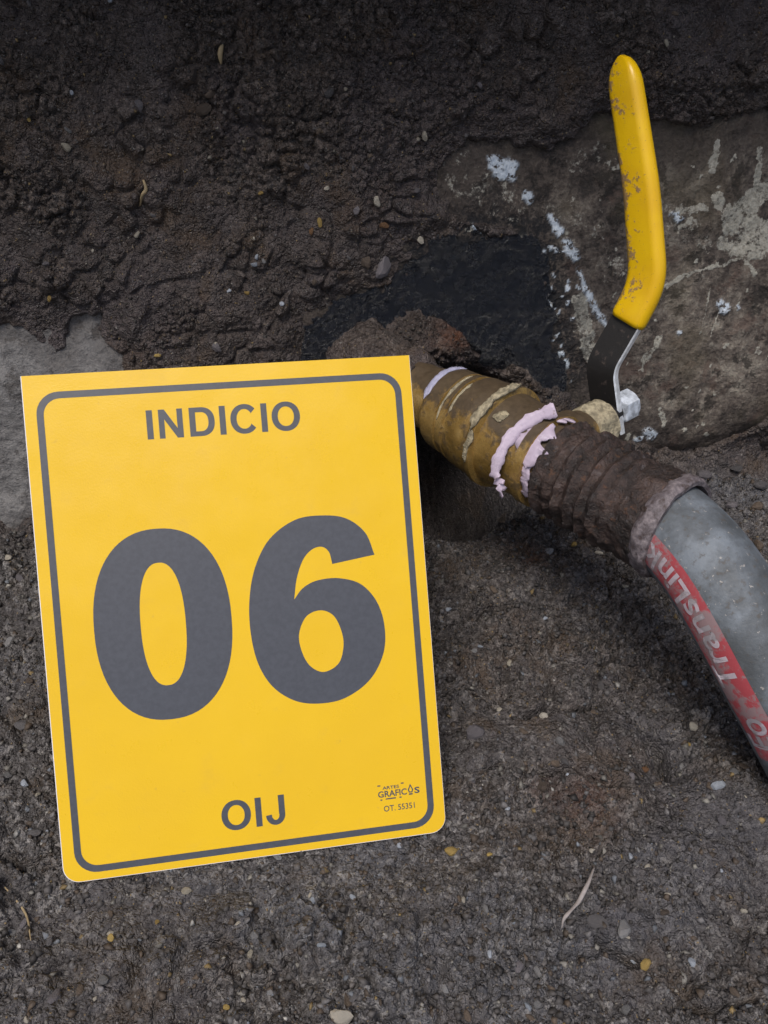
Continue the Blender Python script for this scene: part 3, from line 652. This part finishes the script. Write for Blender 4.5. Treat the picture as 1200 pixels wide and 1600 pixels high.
# the figures
def Z(pts): return [tuple(sg_ab(x / 1.7143, y / 1.7143 + 530)) for x, y in pts]
def catmull(P, corners=(), n=7):
    P = [np.array(p) for p in P]; N = len(P); out = []
    for i in range(N):
        p1, p2 = P[i], P[(i + 1) % N]
        p0 = p1 - (p2 - p1) if i in corners else P[i - 1]
        p3 = p2 + (p2 - p1) if (i + 1) % N in corners else P[(i + 2) % N]
        for k in range(n):
            t = k / n
            out.append(tuple(.5 * ((2 * p1) + (p2 - p0) * t + (2 * p0 - 5 * p1 + 4 * p2 - p3) * t * t + (3 * p1 - p0 - 3 * p2 + p3) * t ** 3)))
    return out
zo = Z([(435, 506), (620, 740), (440, 1020), (249, 745)]); zi = Z([(430, 598), (498, 760), (447, 927), (374, 735)])
def zero(q, p):
    cx = (q[1][0] + q[3][0]) / 2; cy = (q[0][1] + q[2][1]) / 2
    return ell(cx, cy, (q[1][0] - q[3][0]) / 2, (q[0][1] - q[2][1]) / 2, n=72, p=p)
ink('digit', [zero(zo, 2.28), zero(zi, 2.35)])
six = [(1003, 577), (978, 518), (927, 480), (862, 472), (790, 484), (722, 535), (683, 612), (668, 700), (672, 790), (692, 870), (730, 930), (787, 967), (850, 976), (922, 962), (988, 915), (1025, 848), (1031, 778), (1012, 708), (968, 657), (908, 640), (850, 646), (812, 666), (788, 697), (795, 640), (812, 590), (836, 563), (862, 556), (881, 570), (890, 602)]
six_h = [(858, 726), (893, 740), (914, 780), (920, 822), (907, 868), (868, 891), (832, 876), (809, 838), (801, 790), (820, 743)]
ink('digit', [catmull(Z(six), corners=(0, 22, 28)), catmull(Z(six_h))])
# printer's imprint
def text_mesh(txt, bold=0.0, res=3):
    cu = bpy.data.curves.new('t', 'FONT'); cu.body = txt; cu.offset = bold; cu.resolution_u = res
    o = bpy.data.objects.new('t', cu); me = bpy.data.meshes.new_from_object(o)
    V = np.array([(v.co.x, v.co.y) for v in me.vertices]); F = [tuple(p.vertices) for p in me.polygons]
    bpy.data.objects.remove(o); bpy.data.curves.remove(cu); bpy.data.meshes.remove(me)
    return V, F
def imprint(name, txt, x0, x1, y0, h, bold=0.0):
    V, F = text_mesh(txt, bold); V = V - V.min(0); V = V / V.max(0)
    o = mk(name, [s3(x0 + (x1 - x0) * a, y0 + h * b, INK) for a, b in V], F, MINK, marker, smooth=False)
    if o.data.polygons[0].normal @ Vector(SN) < 0: o.data.flip_normals()
A = sg_ab(591, 1247); B = sg_ab(636, 1243); E1 = sg_ab(648, 1243); E2 = sg_ab(656, 1240)
imprint('imprint_lettering', 'GRAFIC', A[0], B[0], A[1], .0026, .02)
imprint('imprint_lettering', 'S', E1[0], E2[0], A[1], .0026, .03)
imprint('imprint_lettering', 'ARTES', A[0] + .0020, A[0] + .0088, A[1] + .0031, .0013, .02)
A2 = sg_ab(600, 1267); B2 = sg_ab(648, 1259)
imprint('imprint_lettering', 'OT. 55351', A2[0], B2[0], (A2[1] + B2[1]) / 2 - .0006, .0024, .01)
nx = (B[0] + E1[0]) / 2; ny = A[1]
ink('pen_nib_logo', [[(nx, ny + .0042), (nx + .0011, ny + .0018), (nx + .0007, ny + .0006), (nx - .0007, ny + .0006), (nx - .0011, ny + .0018)], [(nx, ny + .0032), (nx + .0006, ny + .0018), (nx + .0004, ny + .001), (nx - .0004, ny + .001), (nx - .0006, ny + .0018)]])
ink('imprint_rule', [[(nx - .0008, ny - .0003), (nx + .0008, ny - .0003), (nx + .0008, ny + .0003), (nx - .0008, ny + .0003)]])
for x0, x1, yy in ((.0000, .0012, .0046), (.0096, .0108, .0046), (.0008, .0016, -.0012), (.0030, .0072, -.0010), (.0086, .0095, -.0010)):
    ink('imprint_rule', [[(A[0] + x0, ny + yy), (A[0] + x1, ny + yy), (A[0] + x1, ny + yy + .0005), (A[0] + x0, ny + yy + .0005)]])

# ------------------------------------------------------------------ pipework: axis out of the wall
PA = pd(660, 615, .455); PB = pd(1057, 828, .355)
AX = nrm(PB - PA); STM_ = nrm(np.cross([0, 0, 1], AX)); UPV = np.cross(AX, STM_); UPV = UPV if UPV[2] > 0 else -UPV
ALEN = np.linalg.norm(PB - PA)
def axp(t): return PA + AX * t
def lathe(name, prof, mats, parent, nseg=72, o=None, d=None, e1=None, rough=0.0, rs=0.004, seed=1, caps=True, hexes=(), mi=None, sub=1):
    o = PA if o is None else o; d = AX if d is None else d; e1 = STM_ if e1 is None else e1; e2 = np.cross(d, e1)
    pr = []
    for (t0, r0), (t1, r1) in zip(prof[:-1], prof[1:]):
        k = max(1, int(abs(t1 - t0) / .0012)) if sub else 1
        pr += [(t0 + (t1 - t0) * i / k, r0 + (r1 - r0) * i / k) for i in range(k)]
    pr.append(prof[-1])
    T = np.array([p[0] for p in pr]); Rr = np.array([p[1] for p in pr])
    ph = np.linspace(0, 2 * np.pi, nseg, endpoint=False)
    TT, PH = np.meshgrid(T, ph, indexing='ij'); RR = np.repeat(Rr[:, None], nseg, 1)
    for (ta, tb, n_, ph0, k) in hexes:
        hx = np.cos(np.pi / n_) / np.cos(((PH - ph0) % (2 * np.pi / n_)) - np.pi / n_)
        sel = (TT >= ta) & (TT <= tb); RR = np.where(sel, np.minimum(RR, RR * hx * k), RR)
    if rough:
        cx = PH * .025
        a1 = fbm(cx, TT, rs, seed, 4); a2 = fbm(cx - 2 * np.pi * .025, TT, rs, seed, 4); wgt = sst(5.2, 6.28, PH)
        RR = RR + rough * (a1 * (1 - wgt) + a2 * wgt)
    V = (o + TT[..., None] * d + (RR * np.cos(PH))[..., None] * e1 + (RR * np.sin(PH))[..., None] * e2).reshape(-1, 3)
    n0 = len(T); F = []
    for i in range(n0 - 1):
        for j in range(nseg):
            j2 = (j + 1) % nseg; F.append((i * nseg + j, i * nseg + j2, (i + 1) * nseg + j2, (i + 1) * nseg + j))
    if caps: F += [list(range(nseg))[::-1], [(n0 - 1) * nseg + j for j in range(nseg)]]
    ob = mk(name, V, F, mats, parent); crease(ob, 50); return ob
def brass_mat():
    m = Mt('brass')
    n1 = m.noise(60, 6, .68); n2 = m.noise(330, 5, .7, off=3); n3 = m.noise(150, 5, .7, off=8)
    c = m.ramp(n1, [(.30, (.22, .135, .036)), (.5, (.37, .235, .072)), (.70, (.50, .35, .14))])
    dirt = m.math('ADD', m.rmp(n3, .50, .62, 0, .95), m.rmp(n2, .62, .70, 0, .5)); dirt = m.math('MINIMUM', dirt, 1.0)
    # soil clings to the upper side: geometry normal z
    ge = m.n('ShaderNodeNewGeometry'); sx = m.n('ShaderNodeSeparateXYZ'); m.nt.links.new(ge.outputs['Normal'], sx.inputs[0])
    topd = m.math('MULTIPLY', m.rmp(m.math('ADD', sx.outputs[2], m.math('MULTIPLY', m.math('SUBTRACT', n3, .5), 1.6)), .34, .75), .92)
    dirt = m.math('MAXIMUM', m.math('MULTIPLY', dirt, .75), topd)
    c = m.mix(dirt, c, m.ramp(n2, [(.3, (.030, .022, .016)), (.7, (.075, .055, .038))]))
    m.col(c); m.metal(m.math('MULTIPLY', m.math('SUBTRACT', 1.0, dirt), .45)); m.rough(m.rmp(m.math('ADD', n2, m.math('MULTIPLY', dirt, .6)), .3, 1.0, .22, .62))
    m.bump(m.math('ADD', n2, dirt), .5, .0005)
    return m.m
MBR = brass_mat()
def rust_mat():
    m = Mt('rusty_iron')
    n1 = m.noise(70, 6, .7); n2 = m.noise(260, 5, .7, off=3); n3 = m.noise(900, 3, .7, off=1)
    c = m.ramp(n1, [(.32, (.010, .0078, .0075)), (.46, (.030, .0205, .0185)), (.57, (.062, .040, .034)), (.72, (.130, .105, .104))])
    c = m.mix(m.rmp(n2, .58, .68, 0, .65), c, (.125, .058, .030))
    c = m.mix(m.rmp(m.noise(190, 4, .7, off=6), .60, .70, 0, .6), c, (.125, .115, .120))
    c = m.mix(m.rmp(n3, .64, .72, 0, .7), c, (.16, .10, .055))
    m.col(c); m.rough(m.rmp(n2, .3, .7, .28, .75)); m.spec(.5)
    m.bump(m.math('ADD', n2, m.math('MULTIPLY', n3, .5)), 1.0, .0018)
    return m.m
MRU = rust_mat()
MCR = simple_mat('lime_crust', (.31, .27, .185), .8, .45, 350, bump=(700, .8, .001))
def tape_mat(name, c):
    m = Mt(name); n = m.noise(240, 5, .65)
    m.col(m.mix(m.rmp(n, .60, .72, 0, .55), m.mix(m.rmp(m.noise(90, 4, .6, off=3), .4, .65), c, [q * .8 for q in c]), (.12, .075, .05))); m.rough(.5)
    m.bump(m.noise(600, 3, .6), .5, .0006); m.b.inputs['Subsurface Weight'].default_value = 0.0
    return m.m
MTP = tape_mat('pink_tape', (.50, .42, .53)); MTB = tape_mat('lilac_tape', (.42, .42, .58))
MST = simple_mat('zinc', (.78, .80, .83), .34, .2, 300, metal=.55, bump=(900, .4, .0004))
def dark_steel():
    m = Mt('blackened_steel'); n = m.noise(220, 5, .7)
    m.col(m.mix(m.rmp(n, .58, .70), (.0090, .0080, .0080), (.060, .045, .040))); m.rough(.6); m.bump(n, .4, .0005); return m.m
MDS = dark_steel()
def grip_mat():
    m = Mt('yellow_vinyl'); n1 = m.noise(130, 6, .72, off=4); n2 = m.noise(420, 4, .7, off=2); n0 = m.noise(38, 3, .6, off=9)
    d = m.rmp(m.math('ADD', m.math('MULTIPLY', n1, .65), m.math('ADD', m.math('MULTIPLY', n2, .25), m.math('ADD', m.math('MULTIPLY', n0, .30), m.math('MULTIPLY', m.math('SUBTRACT', m.attr('far'), .5), .20)))), .645, .690)
    d = m.math('MAXIMUM', d, m.math('MULTIPLY', m.rmp(m.noise(900, 2, .6), .69, .73), .8))
    c = m.mix(m.rmp(n0, .35, .7), (.80, .50, .004), (.72, .42, .006))
    c = m.mix(m.math('MULTIPLY', d, .85), c, m.ramp(n2, [(.35, (.14, .085, .05)), (.7, (.30, .19, .12))]))
    m.col(c); m.rough(m.math('ADD', m.math('MULTIPLY', d, .4), .30)); m.spec(.5); m.bump(m.math('ADD', d, m.math('MULTIPLY', n2, .3)), .35, .0004); return m.m
MGR = grip_mat()

TS = .083                                             # stem position along the axis
pipe = thing('wall_pipe', axp(-.045), 'short brass pipe coming out of the muddy wall behind the marker corner', 'pipe')
lathe('pipe_tube', [(-.075, .0165), (.006, .0165), (.008, .0172), (.0225, .0172)], MBR, pipe, rough=.0006, rs=.008, seed=3)
lathe('mud_collar', [(-.060, .012), (-.056, .0250), (-.030, .0245), (-.016, .0205), (-.008, .0182), (-.002, .0160)], MSOIL, pipe, rough=.005, rs=.010, seed=9)
_c = bpy.data.objects['mud_collar'].data; _a = _c.attributes.new('wall', 'FLOAT', 'POINT'); _a.data.foreach_set('value', np.ones(len(_c.vertices), np.float32)); _a = _c.attributes.new('tint', 'FLOAT', 'POINT'); _a.data.foreach_set('value', np.full(len(_c.vertices), .55, np.float32))

valve = thing('ball_valve', axp(TS), 'brass ball valve with ringed body, bits of tape and a raised lever', 'valve')
lathe('valve_body', [(.0190, .0160), (.0200, .0208), (.0225, .0222), (.0320, .0228), (.0325, .0218), (.0345, .0218), (.0350, .0234), (.0385, .0238), (.0390, .0226), (.0410, .0226), (.0416, .0244),
                     (.0520, .0252), (.0575, .0248), (.0580, .0262), (.0595, .0270), (.0622, .0268), (.0630, .0240), (.068, .0236), (.080, .0230), (.086, .0226), (.0865, .0238), (.0915, .0238), (.0920, .0205), (.0980, .0195)],
      MBR, valve, nseg=96, rough=.00025, rs=.006, seed=5, hexes=())
for (ta, r_) in ((.0345, .0252), (.0397, .0256)):
    pass
# lime crusts round the ridge
def band(name, t0, width, r, p0, p1, mats, parent, seed, ragged=.5, thick=.0006, n=70, tilt=0.0):
    ph = np.radians(np.linspace(p0, p1, n)); e2 = np.cross(AX, STM_)
    x = np.linspace(0, abs(p1 - p0) / 57.3 * r, n); z0 = np.zeros(n)
    wl = width * (.5 + ragged * fbm(x, z0, .006, seed, 3)); wr = width * (.5 + ragged * fbm(x, z0 + 1, .006, seed + 5, 3))
    tp = sst(0, .12, np.linspace(0, 1, n)) * sst(1, .88, np.linspace(0, 1, n)); wl *= tp; wr *= tp
    V = []; K = 4
    tc = t0 + tilt * (np.linspace(0, 1, n) - .5) + width * .3 * fbm(x, z0 + 3, .012, seed + 9, 2)
    for q in (0, 1):
        for i in range(n):
            for k in range(K):
                tt = tc[i] - wl[i] + (wl[i] + wr[i]) * k / (K - 1)
                rr = r + (thick * (1 + .8 * float(vnoise(np.array([i * .6]), np.array([k * .9]), seed)[()][0])) if q == 0 else -.0004)
                V.append(PA + AX * tt + rr * (np.cos(ph[i]) * STM_ + np.sin(ph[i]) * e2))
    F = []; o2 = n * K
    for i in range(n - 1):
        for k in range(K - 1):
            a = i * K + k; F.append((a, a + 1, a + K + 1, a + K)); F.append((o2 + a, o2 + a + K, o2 + a + K + 1, o2 + a + 1))
        for a, b in ((i * K, (i + 1) * K), (i * K + K - 1, (i + 1) * K + K - 1)): F.append((a, b, o2 + b, o2 + a))
    for i in (0, n - 1):
        for k in range(K - 1): a = i * K + k; F.append((a, a + 1, o2 + a + 1, o2 + a))
    return mk(name, V, F, mats, parent)
tocam = CAM - axp(.06); e2_ = np.cross(AX, STM_)
PHC = math.degrees(math.atan2(tocam @ e2_, tocam @ STM_))      # angle that faces the camera side
SGN = 1 if (UPV @ e2_) > 0 else -1
UPA = 90 * SGN
def ang(k): return PHC + (UPA - PHC + 180) % 360 * 0 + k * (1 if ((UPA - PHC + 180) % 360 - 180) > 0 else -1)   # k > 0 turns towards the top
band('lime_crust', .0610, .0030, .0272, ang(70), ang(-10), MCR, valve, 3, .6, .0009)
band('lime_crust', .0610, .0022, .0271, ang(-8), ang(-45), MCR, valve, 13, .8, .0006)
band('lime_crust', .0352, .0012, .0236, ang(55), ang(-20), MCR, valve, 4, .6, .0004)
band('lime_crust', .0417, .0010, .0246, ang(40), ang(-5), MCR, valve, 6, .7, .0004)
band('lime_crust', .0690, .0050, .0236, ang(28), ang(12), MCR, valve, 8, .6, .0006)
band('thread_tape', .0205, .0034, .0218, ang(85), ang(-5), MTB, valve, 21, .35, .0005)
# stem, bonnet and lever (stem points away from the pipe, level)
ST0 = axp(TS)
VE1 = AX
lathe('bonnet', [(.012, .0150), (.0270, .0138), (.0300, .0118), (.0340, .0112)], MBR, valve, o=ST0, d=STM_, e1=VE1, nseg=48, rough=.0008, rs=.006, seed=8)
lathe('packing_nut', [(.0335, .0090), (.0345, .0130), (.0360, .0136), (.0470, .0136), (.0485, .0124), (.0490, .0080)], [MCR], valve, o=ST0, d=STM_, e1=VE1, nseg=48, hexes=((.034, .0478, 6, .3, 1.0),), rough=.0009, rs=.005, seed=12)
lathe('stem', [(.048, .0062), (.0700, .0058)], MDS, valve, o=ST0 + UPV * .002, d=STM_, e1=VE1, nseg=24)
lathe('lever_nut', [(.0592, .0075), (.0597, .0088), (.0700, .0088), (.0710, .0076)], simple_mat('painted_nut', (.44, .48, .54), .5, .45, 260, bump=(700, .4, .0006)), valve, o=ST0 + UPV * .003, d=STM_, e1=VE1, nseg=36, hexes=((.0594, .0705, 6, .35, 1.0),))
def sweep(name, P, Wd, Td, mats, parent, sec, scale=None, mi_fn=None):
    """P centreline, Wd width dir per station, Td thickness dir per station, sec list of (w, t)"""
    n = len(P); m = len(sec); V = []
    for i in range(n):
        k = 1.0 if scale is None else scale[i]
        kw, kt = k if isinstance(k, tuple) else (k, k)
        for a, b in sec: V.append(P[i] + Wd[i] * a * kw + Td[i] * b * kt)
    F = []; mi = []
    for i in range(n - 1):
        for j in range(m):
            j2 = (j + 1) % m; F.append((i * m + j, i * m + j2, (i + 1) * m + j2, (i + 1) * m + j)); mi.append(mi_fn(j) if mi_fn else 0)
    F += [list(range(m))[::-1], [(n - 1) * m + j for j in range(m)]]; mi += [0, 0]
    return mk(name, V, F, mats, parent, mi=mi)
def smooth_path(P, n=8):
    P = [np.asarray(p, float) for p in P]; out = []
    for i in range(len(P) - 1):
        p0 = P[i - 1] if i else 2 * P[0] - P[1]; p1, p2 = P[i], P[i + 1]; p3 = P[i + 2] if i + 2 < len(P) else 2 * P[-1] - P[-2]
        for k in range(n):
            t = k / n; out.append(.5 * ((2 * p1) + (p2 - p0) * t + (2 * p0 - 5 * p1 + 4 * p2 - p3) * t * t + (3 * p1 - p0 - 3 * p2 + p3) * t ** 3))
    out.append(P[-1]); return out
def frames(P, wdir):
    T = [nrm(P[min(i + 1, len(P) - 1)] - P[max(i - 1, 0)]) for i in range(len(P))]
    Wd = [nrm(wdir - (wdir @ t) * t) for t in T]; Td = [np.cross(t, w_) for t, w_ in zip(T, Wd)]
    return T, Wd, Td
def round_corners(P, r, n=6):
    out = [P[0]]
    for i in range(1, len(P) - 1):
        a = nrm(P[i - 1] - P[i]); b = nrm(P[i + 1] - P[i]); p, q = P[i] + a * r, P[i] + b * r
        for k in range(n + 1):
            t = k / n; out.append((1 - t) ** 2 * p + 2 * t * (1 - t) * P[i] + t * t * q)
    out.append(P[-1]); return out
LW = .0170; LO = ST0 + STM_ * .0572                      # lever plate stands on the stem end
def lv(x, y, off): return pplane(x, y, LO + STM_ * off, STM_) - AX * LW * .5   # near edge measured, centre returned
E = [lv(974, 686, .000), lv(961, 582, .000), lv(1002, 512, .012), lv(1036, 448, .0185), lv(1026, 300, .021), lv(995, 90, .024)]
print('LEVER', [tuple(e.round(3)) for e in E], 'hub', LO.round(3), 'ax', AX.round(2), 'stem', STM_.round(2))
PL = round_corners(E[:4] + [E[3] + (E[4] - E[3]) * .5], .006)
T_, W_, D_ = frames(PL, AX)
hw, ht = LW / 2, .0020
lever = sweep('lever', PL, W_, D_, [MDS, MST], valve, [(-hw, -ht), (hw * .94, -ht), (hw, -ht * .6), (hw, ht * .6), (hw * .94, ht), (-hw, ht)], mi_fn=lambda j: 1 if j in (1, 2, 3) else 0)
crease(lever, 30)
GP = round_corners([E[2] + (E[3] - E[2]) * .02, E[3], E[4], E[5]], .010, 8)
# resample evenly
def resample(P, n):
    P = np.array(P); L = np.r_[0, np.cumsum(np.linalg.norm(np.diff(P, axis=0), axis=1))]; t = np.linspace(0, L[-1], n)
    return [np.array([np.interp(q, L, P[:, k]) for k in range(3)]) for q in t]
GP = resample(GP, 60); T_, W_, D_ = frames(GP, AX)
gw, gt, rr_ = .0097, .0046, .0042
sec = arc(gw - rr_, gt - rr_, rr_, 0, 90, 5) + arc(-gw + rr_, gt - rr_, rr_, 90, 180, 5) + arc(-gw + rr_, -gt + rr_, rr_, 180, 270, 5) + arc(gw - rr_, -gt + rr_, rr_, 270, 360, 5)
scl = []
for i in range(60):
    q = max(0, (i - 52) / 7.0); k = math.sqrt(max(0.02, 1 - q * q)); scl.append((k if q else 1.0, max(.35, k) if q else 1.0))
scl = [(k_[0] * (1.0 - .17 * max(0, i - 12) / 47), k_[1] * (1.0 - .10 * max(0, i - 12) / 47)) for i, k_ in enumerate(scl)]
scl[0] = (.94, .9)
gr = sweep('grip', GP, W_, D_, MGR, lever, sec, scale=scl)
_a = gr.data.attributes.new('far', 'FLOAT', 'POINT'); _a.data.foreach_set('value', np.array([.5 - .5 * a / gw for _ in GP for a, b in sec], np.float32))
gr['label'] = 'worn yellow vinyl sleeve'
# tape torn off at the joint with the coupling
band('thread_tape', .0915, .0140, .0224, ang(78), ang(-20), MTP, valve, 31, .75, .0004)
band('thread_tape', .0945, .0060, .0214, ang(-5), ang(-66), MTP, valve, 37, .8, .0004)
rib = [pd(*q) for q in ((868, 640, .380), (842, 650, .383), (812, 668, .385), (790, 694, .386), (776, 726, .387), (774, 748, .388), (786, 757, .389), (780, 766, .388), (785, 778, .387))]
RP = smooth_path(rib, 6); T_, W_, D_ = frames(RP, nrm(np.cross(CAM - RP[0], RP[1] - RP[0])))
sweep('thread_tape', RP, W_, D_, MTP, valve, [(-.0027, -.0001), (-.0009, -.0003), (.0010, .0001), (.0027, -.0002), (.0027, .0001), (.0010, .0004), (-.0009, 0.0), (-.0027, .0002)], scale=[(1.15 - .45 * i / len(RP)) * (1 + .18 * math.sin(i * .9) + .12 * math.sin(i * 2.3)) for i in range(len(RP))])

coup = thing('iron_coupling', axp(.13), 'rust-caked iron threaded coupling between brass valve and grey hose', 'coupling')
EN = ALEN
cp = [(.0965, .0185), (.0972, .0215)]
for k in range(26):
    t_ = .098 + k * .0016
    cp.append((t_, .0224 + .0009 * math.sin(k * 1.57) + .0006 * math.sin(k * .6 + 1) + (.0011 if k in (9, 10, 17) else 0)))
cp += [(.1400, .0216), (.146, .0222), (EN - .008, .0226), (EN - .006, .0226)]
cb = lathe('coupling_body', cp, MRU, coup, nseg=120, rough=.0019, rs=.005, seed=17)
def lip_mat():
    m = Mt('lip_rust'); n = m.noise(260, 5, .7); m.col(m.ramp(n, [(.34, (.050, .033, .030)), (.5, (.13, .112, .122)), (.66, (.25, .215, .225))])); m.rough(.65); m.bump(n, .8, .001); return m.m
lathe('coupling_lip', [(EN - .0090, .0195), (EN - .0080, .0226), (EN - .0050, .0240), (EN - .0010, .0244), (EN + .0008, .0234), (EN + .0008, .0214), (EN - .003, .0202)], lip_mat(), coup, nseg=110, rough=.0014, rs=.007, seed=23)

# ------------------------------------------------------------------ hose
hc = [axp(EN - .022), axp(EN - .004), pd(1098, 876, .344), pd(1143, 944, .336), pd(1192, 1034, .333), pd(1240, 1122, .336), pd(1284, 1212, .342), pd(1330, 1330, .338)]
hc += [np.array([.262, .09, .017]), np.array([.31, .02, .018]), np.array([.40, -.07, .017]), np.array([.52, -.14, .018])]
print('HOSE', [tuple(h.round(3)) for h in hc])
HP = resample(smooth_path(hc, 10), 150); HR = .0198
hose = thing('hose', HP[60] - np.array([0, 0, .02]), 'grey rubber hose with red lettered stripe curving from the coupling onto the soil', 'hose')
def hose_mat():
    m = Mt('grey_hose'); n1 = m.noise(45, 6, .65); n2 = m.noise(320, 5, .7, off=3)
    c = m.ramp(n1, [(.36, (.066, .073, .080)), (.5, (.100, .113, .128)), (.64, (.17, .195, .225))])
    c = m.mix(m.rmp(n2, .54, .66, 0, .6), c, (.085, .072, .06)); c = m.mix(m.rmp(m.noise(420, 4, .6, off=9), .64, .70, 0, .8), c, (.36, .34, .32))
    m.col(c); m.rough(m.rmp(n2, .3, .7, .48, .72)); m.spec(.42); m.bump(m.math('ADD', n2, n1), .5, .0008); return m.m
MHO = hose_mat()
def stripe_mat(name, c, w_):
    m = Mt(name); n1 = m.noise(80, 6, .7, off=1); n2 = m.noise(350, 4, .7, off=5)
    d = m.rmp(m.math('ADD', m.math('MULTIPLY', n1, .6), m.math('MULTIPLY', n2, .4)), w_, w_ + .10)
    m.col(m.mix(m.math('MULTIPLY', d, .75), c, (.23, .22, .23))); m.rough(.5); m.bump(n2, .3, .0004); return m.m
MRED = stripe_mat('red_stripe', (.36, .060, .074), .455); MWH = stripe_mat('white_letter_paint', (.46, .40, .45), .475)
# parallel transport frames
HT = [nrm(HP[min(i + 1, len(HP) - 1)] - HP[max(i - 1, 0)]) for i in range(len(HP))]
h1 = nrm(np.cross(HT[0], [0, 0, 1])); H1 = []; H2 = []
for t in HT:
    h1 = nrm(h1 - (h1 @ t) * t); H1.append(h1); H2.append(np.cross(t, h1))
HPa, H1a, H2a = np.array(HP), np.array(H1), np.array(H2)
HL = np.r_[0, np.cumsum(np.linalg.norm(np.diff(HPa, axis=0), axis=1))]
def hpt(l, phi, r):
    f = lambda A_: np.stack([np.interp(l, HL, A_[:, k]) for k in range(3)], -1)
    return f(HPa) + (r * np.cos(phi))[..., None] * f(H1a) + (r * np.sin(phi))[..., None] * f(H2a)
def hose_shell(name, l0, l1, nl, p0, p1, npx, r, mat, closed=False, lump=0.0):
    l = np.linspace(l0, l1, nl); p = np.radians(np.linspace(p0, p1, npx, endpoint=not closed)); Lg, Pg = np.meshgrid(l, p, indexing='ij')
    rr = r + lump * fbm(Pg * r, Lg, .02, 5, 3)
    V = hpt(Lg, Pg, rr).reshape(-1, 3); F = []
    for i in range(nl - 1):
        for j in range(npx if closed else npx - 1):
            j2 = (j + 1) % npx; F.append((i * npx + j, i * npx + j2, (i + 1) * npx + j2, (i + 1) * npx + j))
    if closed: F += [list(range(npx))[::-1], [(nl - 1) * npx + j for j in range(npx)]]
    return mk(name, V, F, mat, hose)
hose_shell('hose_tube', 0, HL[-1], 150, 0, 360, 48, HR, MHO, True)
# angle of the stripe: measured at one spot on the hose
tgt = pd(1062, 928, .331)
i0 = int(np.argmin(np.linalg.norm(HPa - tgt, axis=1))); dv = tgt - HPa[i0]
PHS = math.degrees(math.atan2(dv @ H2a[i0], dv @ H1a[i0]))
lz = .0205
print('STRIPE', PHS, HL[-1])
SG_ = 1
st_half = 22
hose_shell('red_stripe', lz, lz + .099, 90, PHS - st_half, PHS + st_half, 16, HR + .00018, MRED)
def hose_text(txt, l0, l1, flip, half, shift, mat=None):
    V, F = text_mesh(txt, .017, 4); V = V - V.min(0); V = V / V.max(0)
    me = bpy.data.meshes.new('t'); me.from_pydata([(a * 10, b * 1.0, 0) for a, b in V], [], F)
    bm = bmesh.new(); bm.from_mesh(me); bmesh.ops.triangulate(bm, faces=bm.faces)
    bmesh.ops.subdivide_edges(bm, edges=[e for e in bm.edges if e.calc_length() > .25], cuts=2); bmesh.ops.triangulate(bm, faces=bm.faces)
    W = np.array([v.co[:] for v in bm.verts]); FF = [tuple(v.index for v in f.verts) for f in bm.faces]; bm.free(); bpy.data.meshes.remove(me)
    l = l1 - (l1 - l0) * W[:, 0] / 10; ph = np.radians(PHS + shift + flip * half * (W[:, 1] - .5) * 2)
    mk('stripe_lettering', hpt(l, ph, np.full(len(l), HR + .0004)), FF, mat or MWH, hose, smooth=True)
hose_text('TransLink', lz + .0065, lz + .066, 1, 15, 2)
hose_text('Eo', lz + .078, lz + .093, 1, 17, 3, stripe_mat('worn_letter_paint', (.46, .40, .46), .40))

# ------------------------------------------------------------------ dry stems
MSTR = simple_mat('dry_stem', (.27, .24, .23), .7, .2, 300)
MSTR2 = simple_mat('straw', (.30, .23, .13), .7, .2, 300)
def stem(label, pts, r, mat, lift=.0012):
    P = []
    for x, y in pts:
        p = seat(x, y); P.append(p)
    z = [p.copy() for p in P]
    P = smooth_path([p + np.array([0, -.35 * lift if p[2] > .03 else 0, lift]) for p in z], 6)
    o = thing('dry_grass_stem', P[0], label, 'grass stem')
    T_, W_, D_ = frames(P, np.array([1.0, .3, .2])); n = len(P)
    sweep('blade', P, W_, D_, mat, o, [(r * math.cos(q * math.pi / 3), .45 * r * math.sin(q * math.pi / 3)) for q in range(6)], scale=[.35 + .75 * math.sin(math.pi * min(1, .08 + .9 * i / (n - 1))) for i in range(n)])
stem('pale dry grass stem lying on the open gravelly soil', [(925, 1358), (920, 1385), (905, 1413), (885, 1436), (872, 1455)], .00085, MSTR, .0030)
stem('tiny forked straw bit stuck to the dark soil bank', [(228, 284), (228, 296), (222, 312), (216, 328)], .0009, MSTR2)
stem('short tan straw sprig in the dark bank above the marker', [(351, 76), (345, 92), (342, 104)], .0012, MSTR2)
stem('thin brown grass blade by the lower corner of the marker', [(12, 1385), (40, 1425), (52, 1470)], .0004, MSTR2)
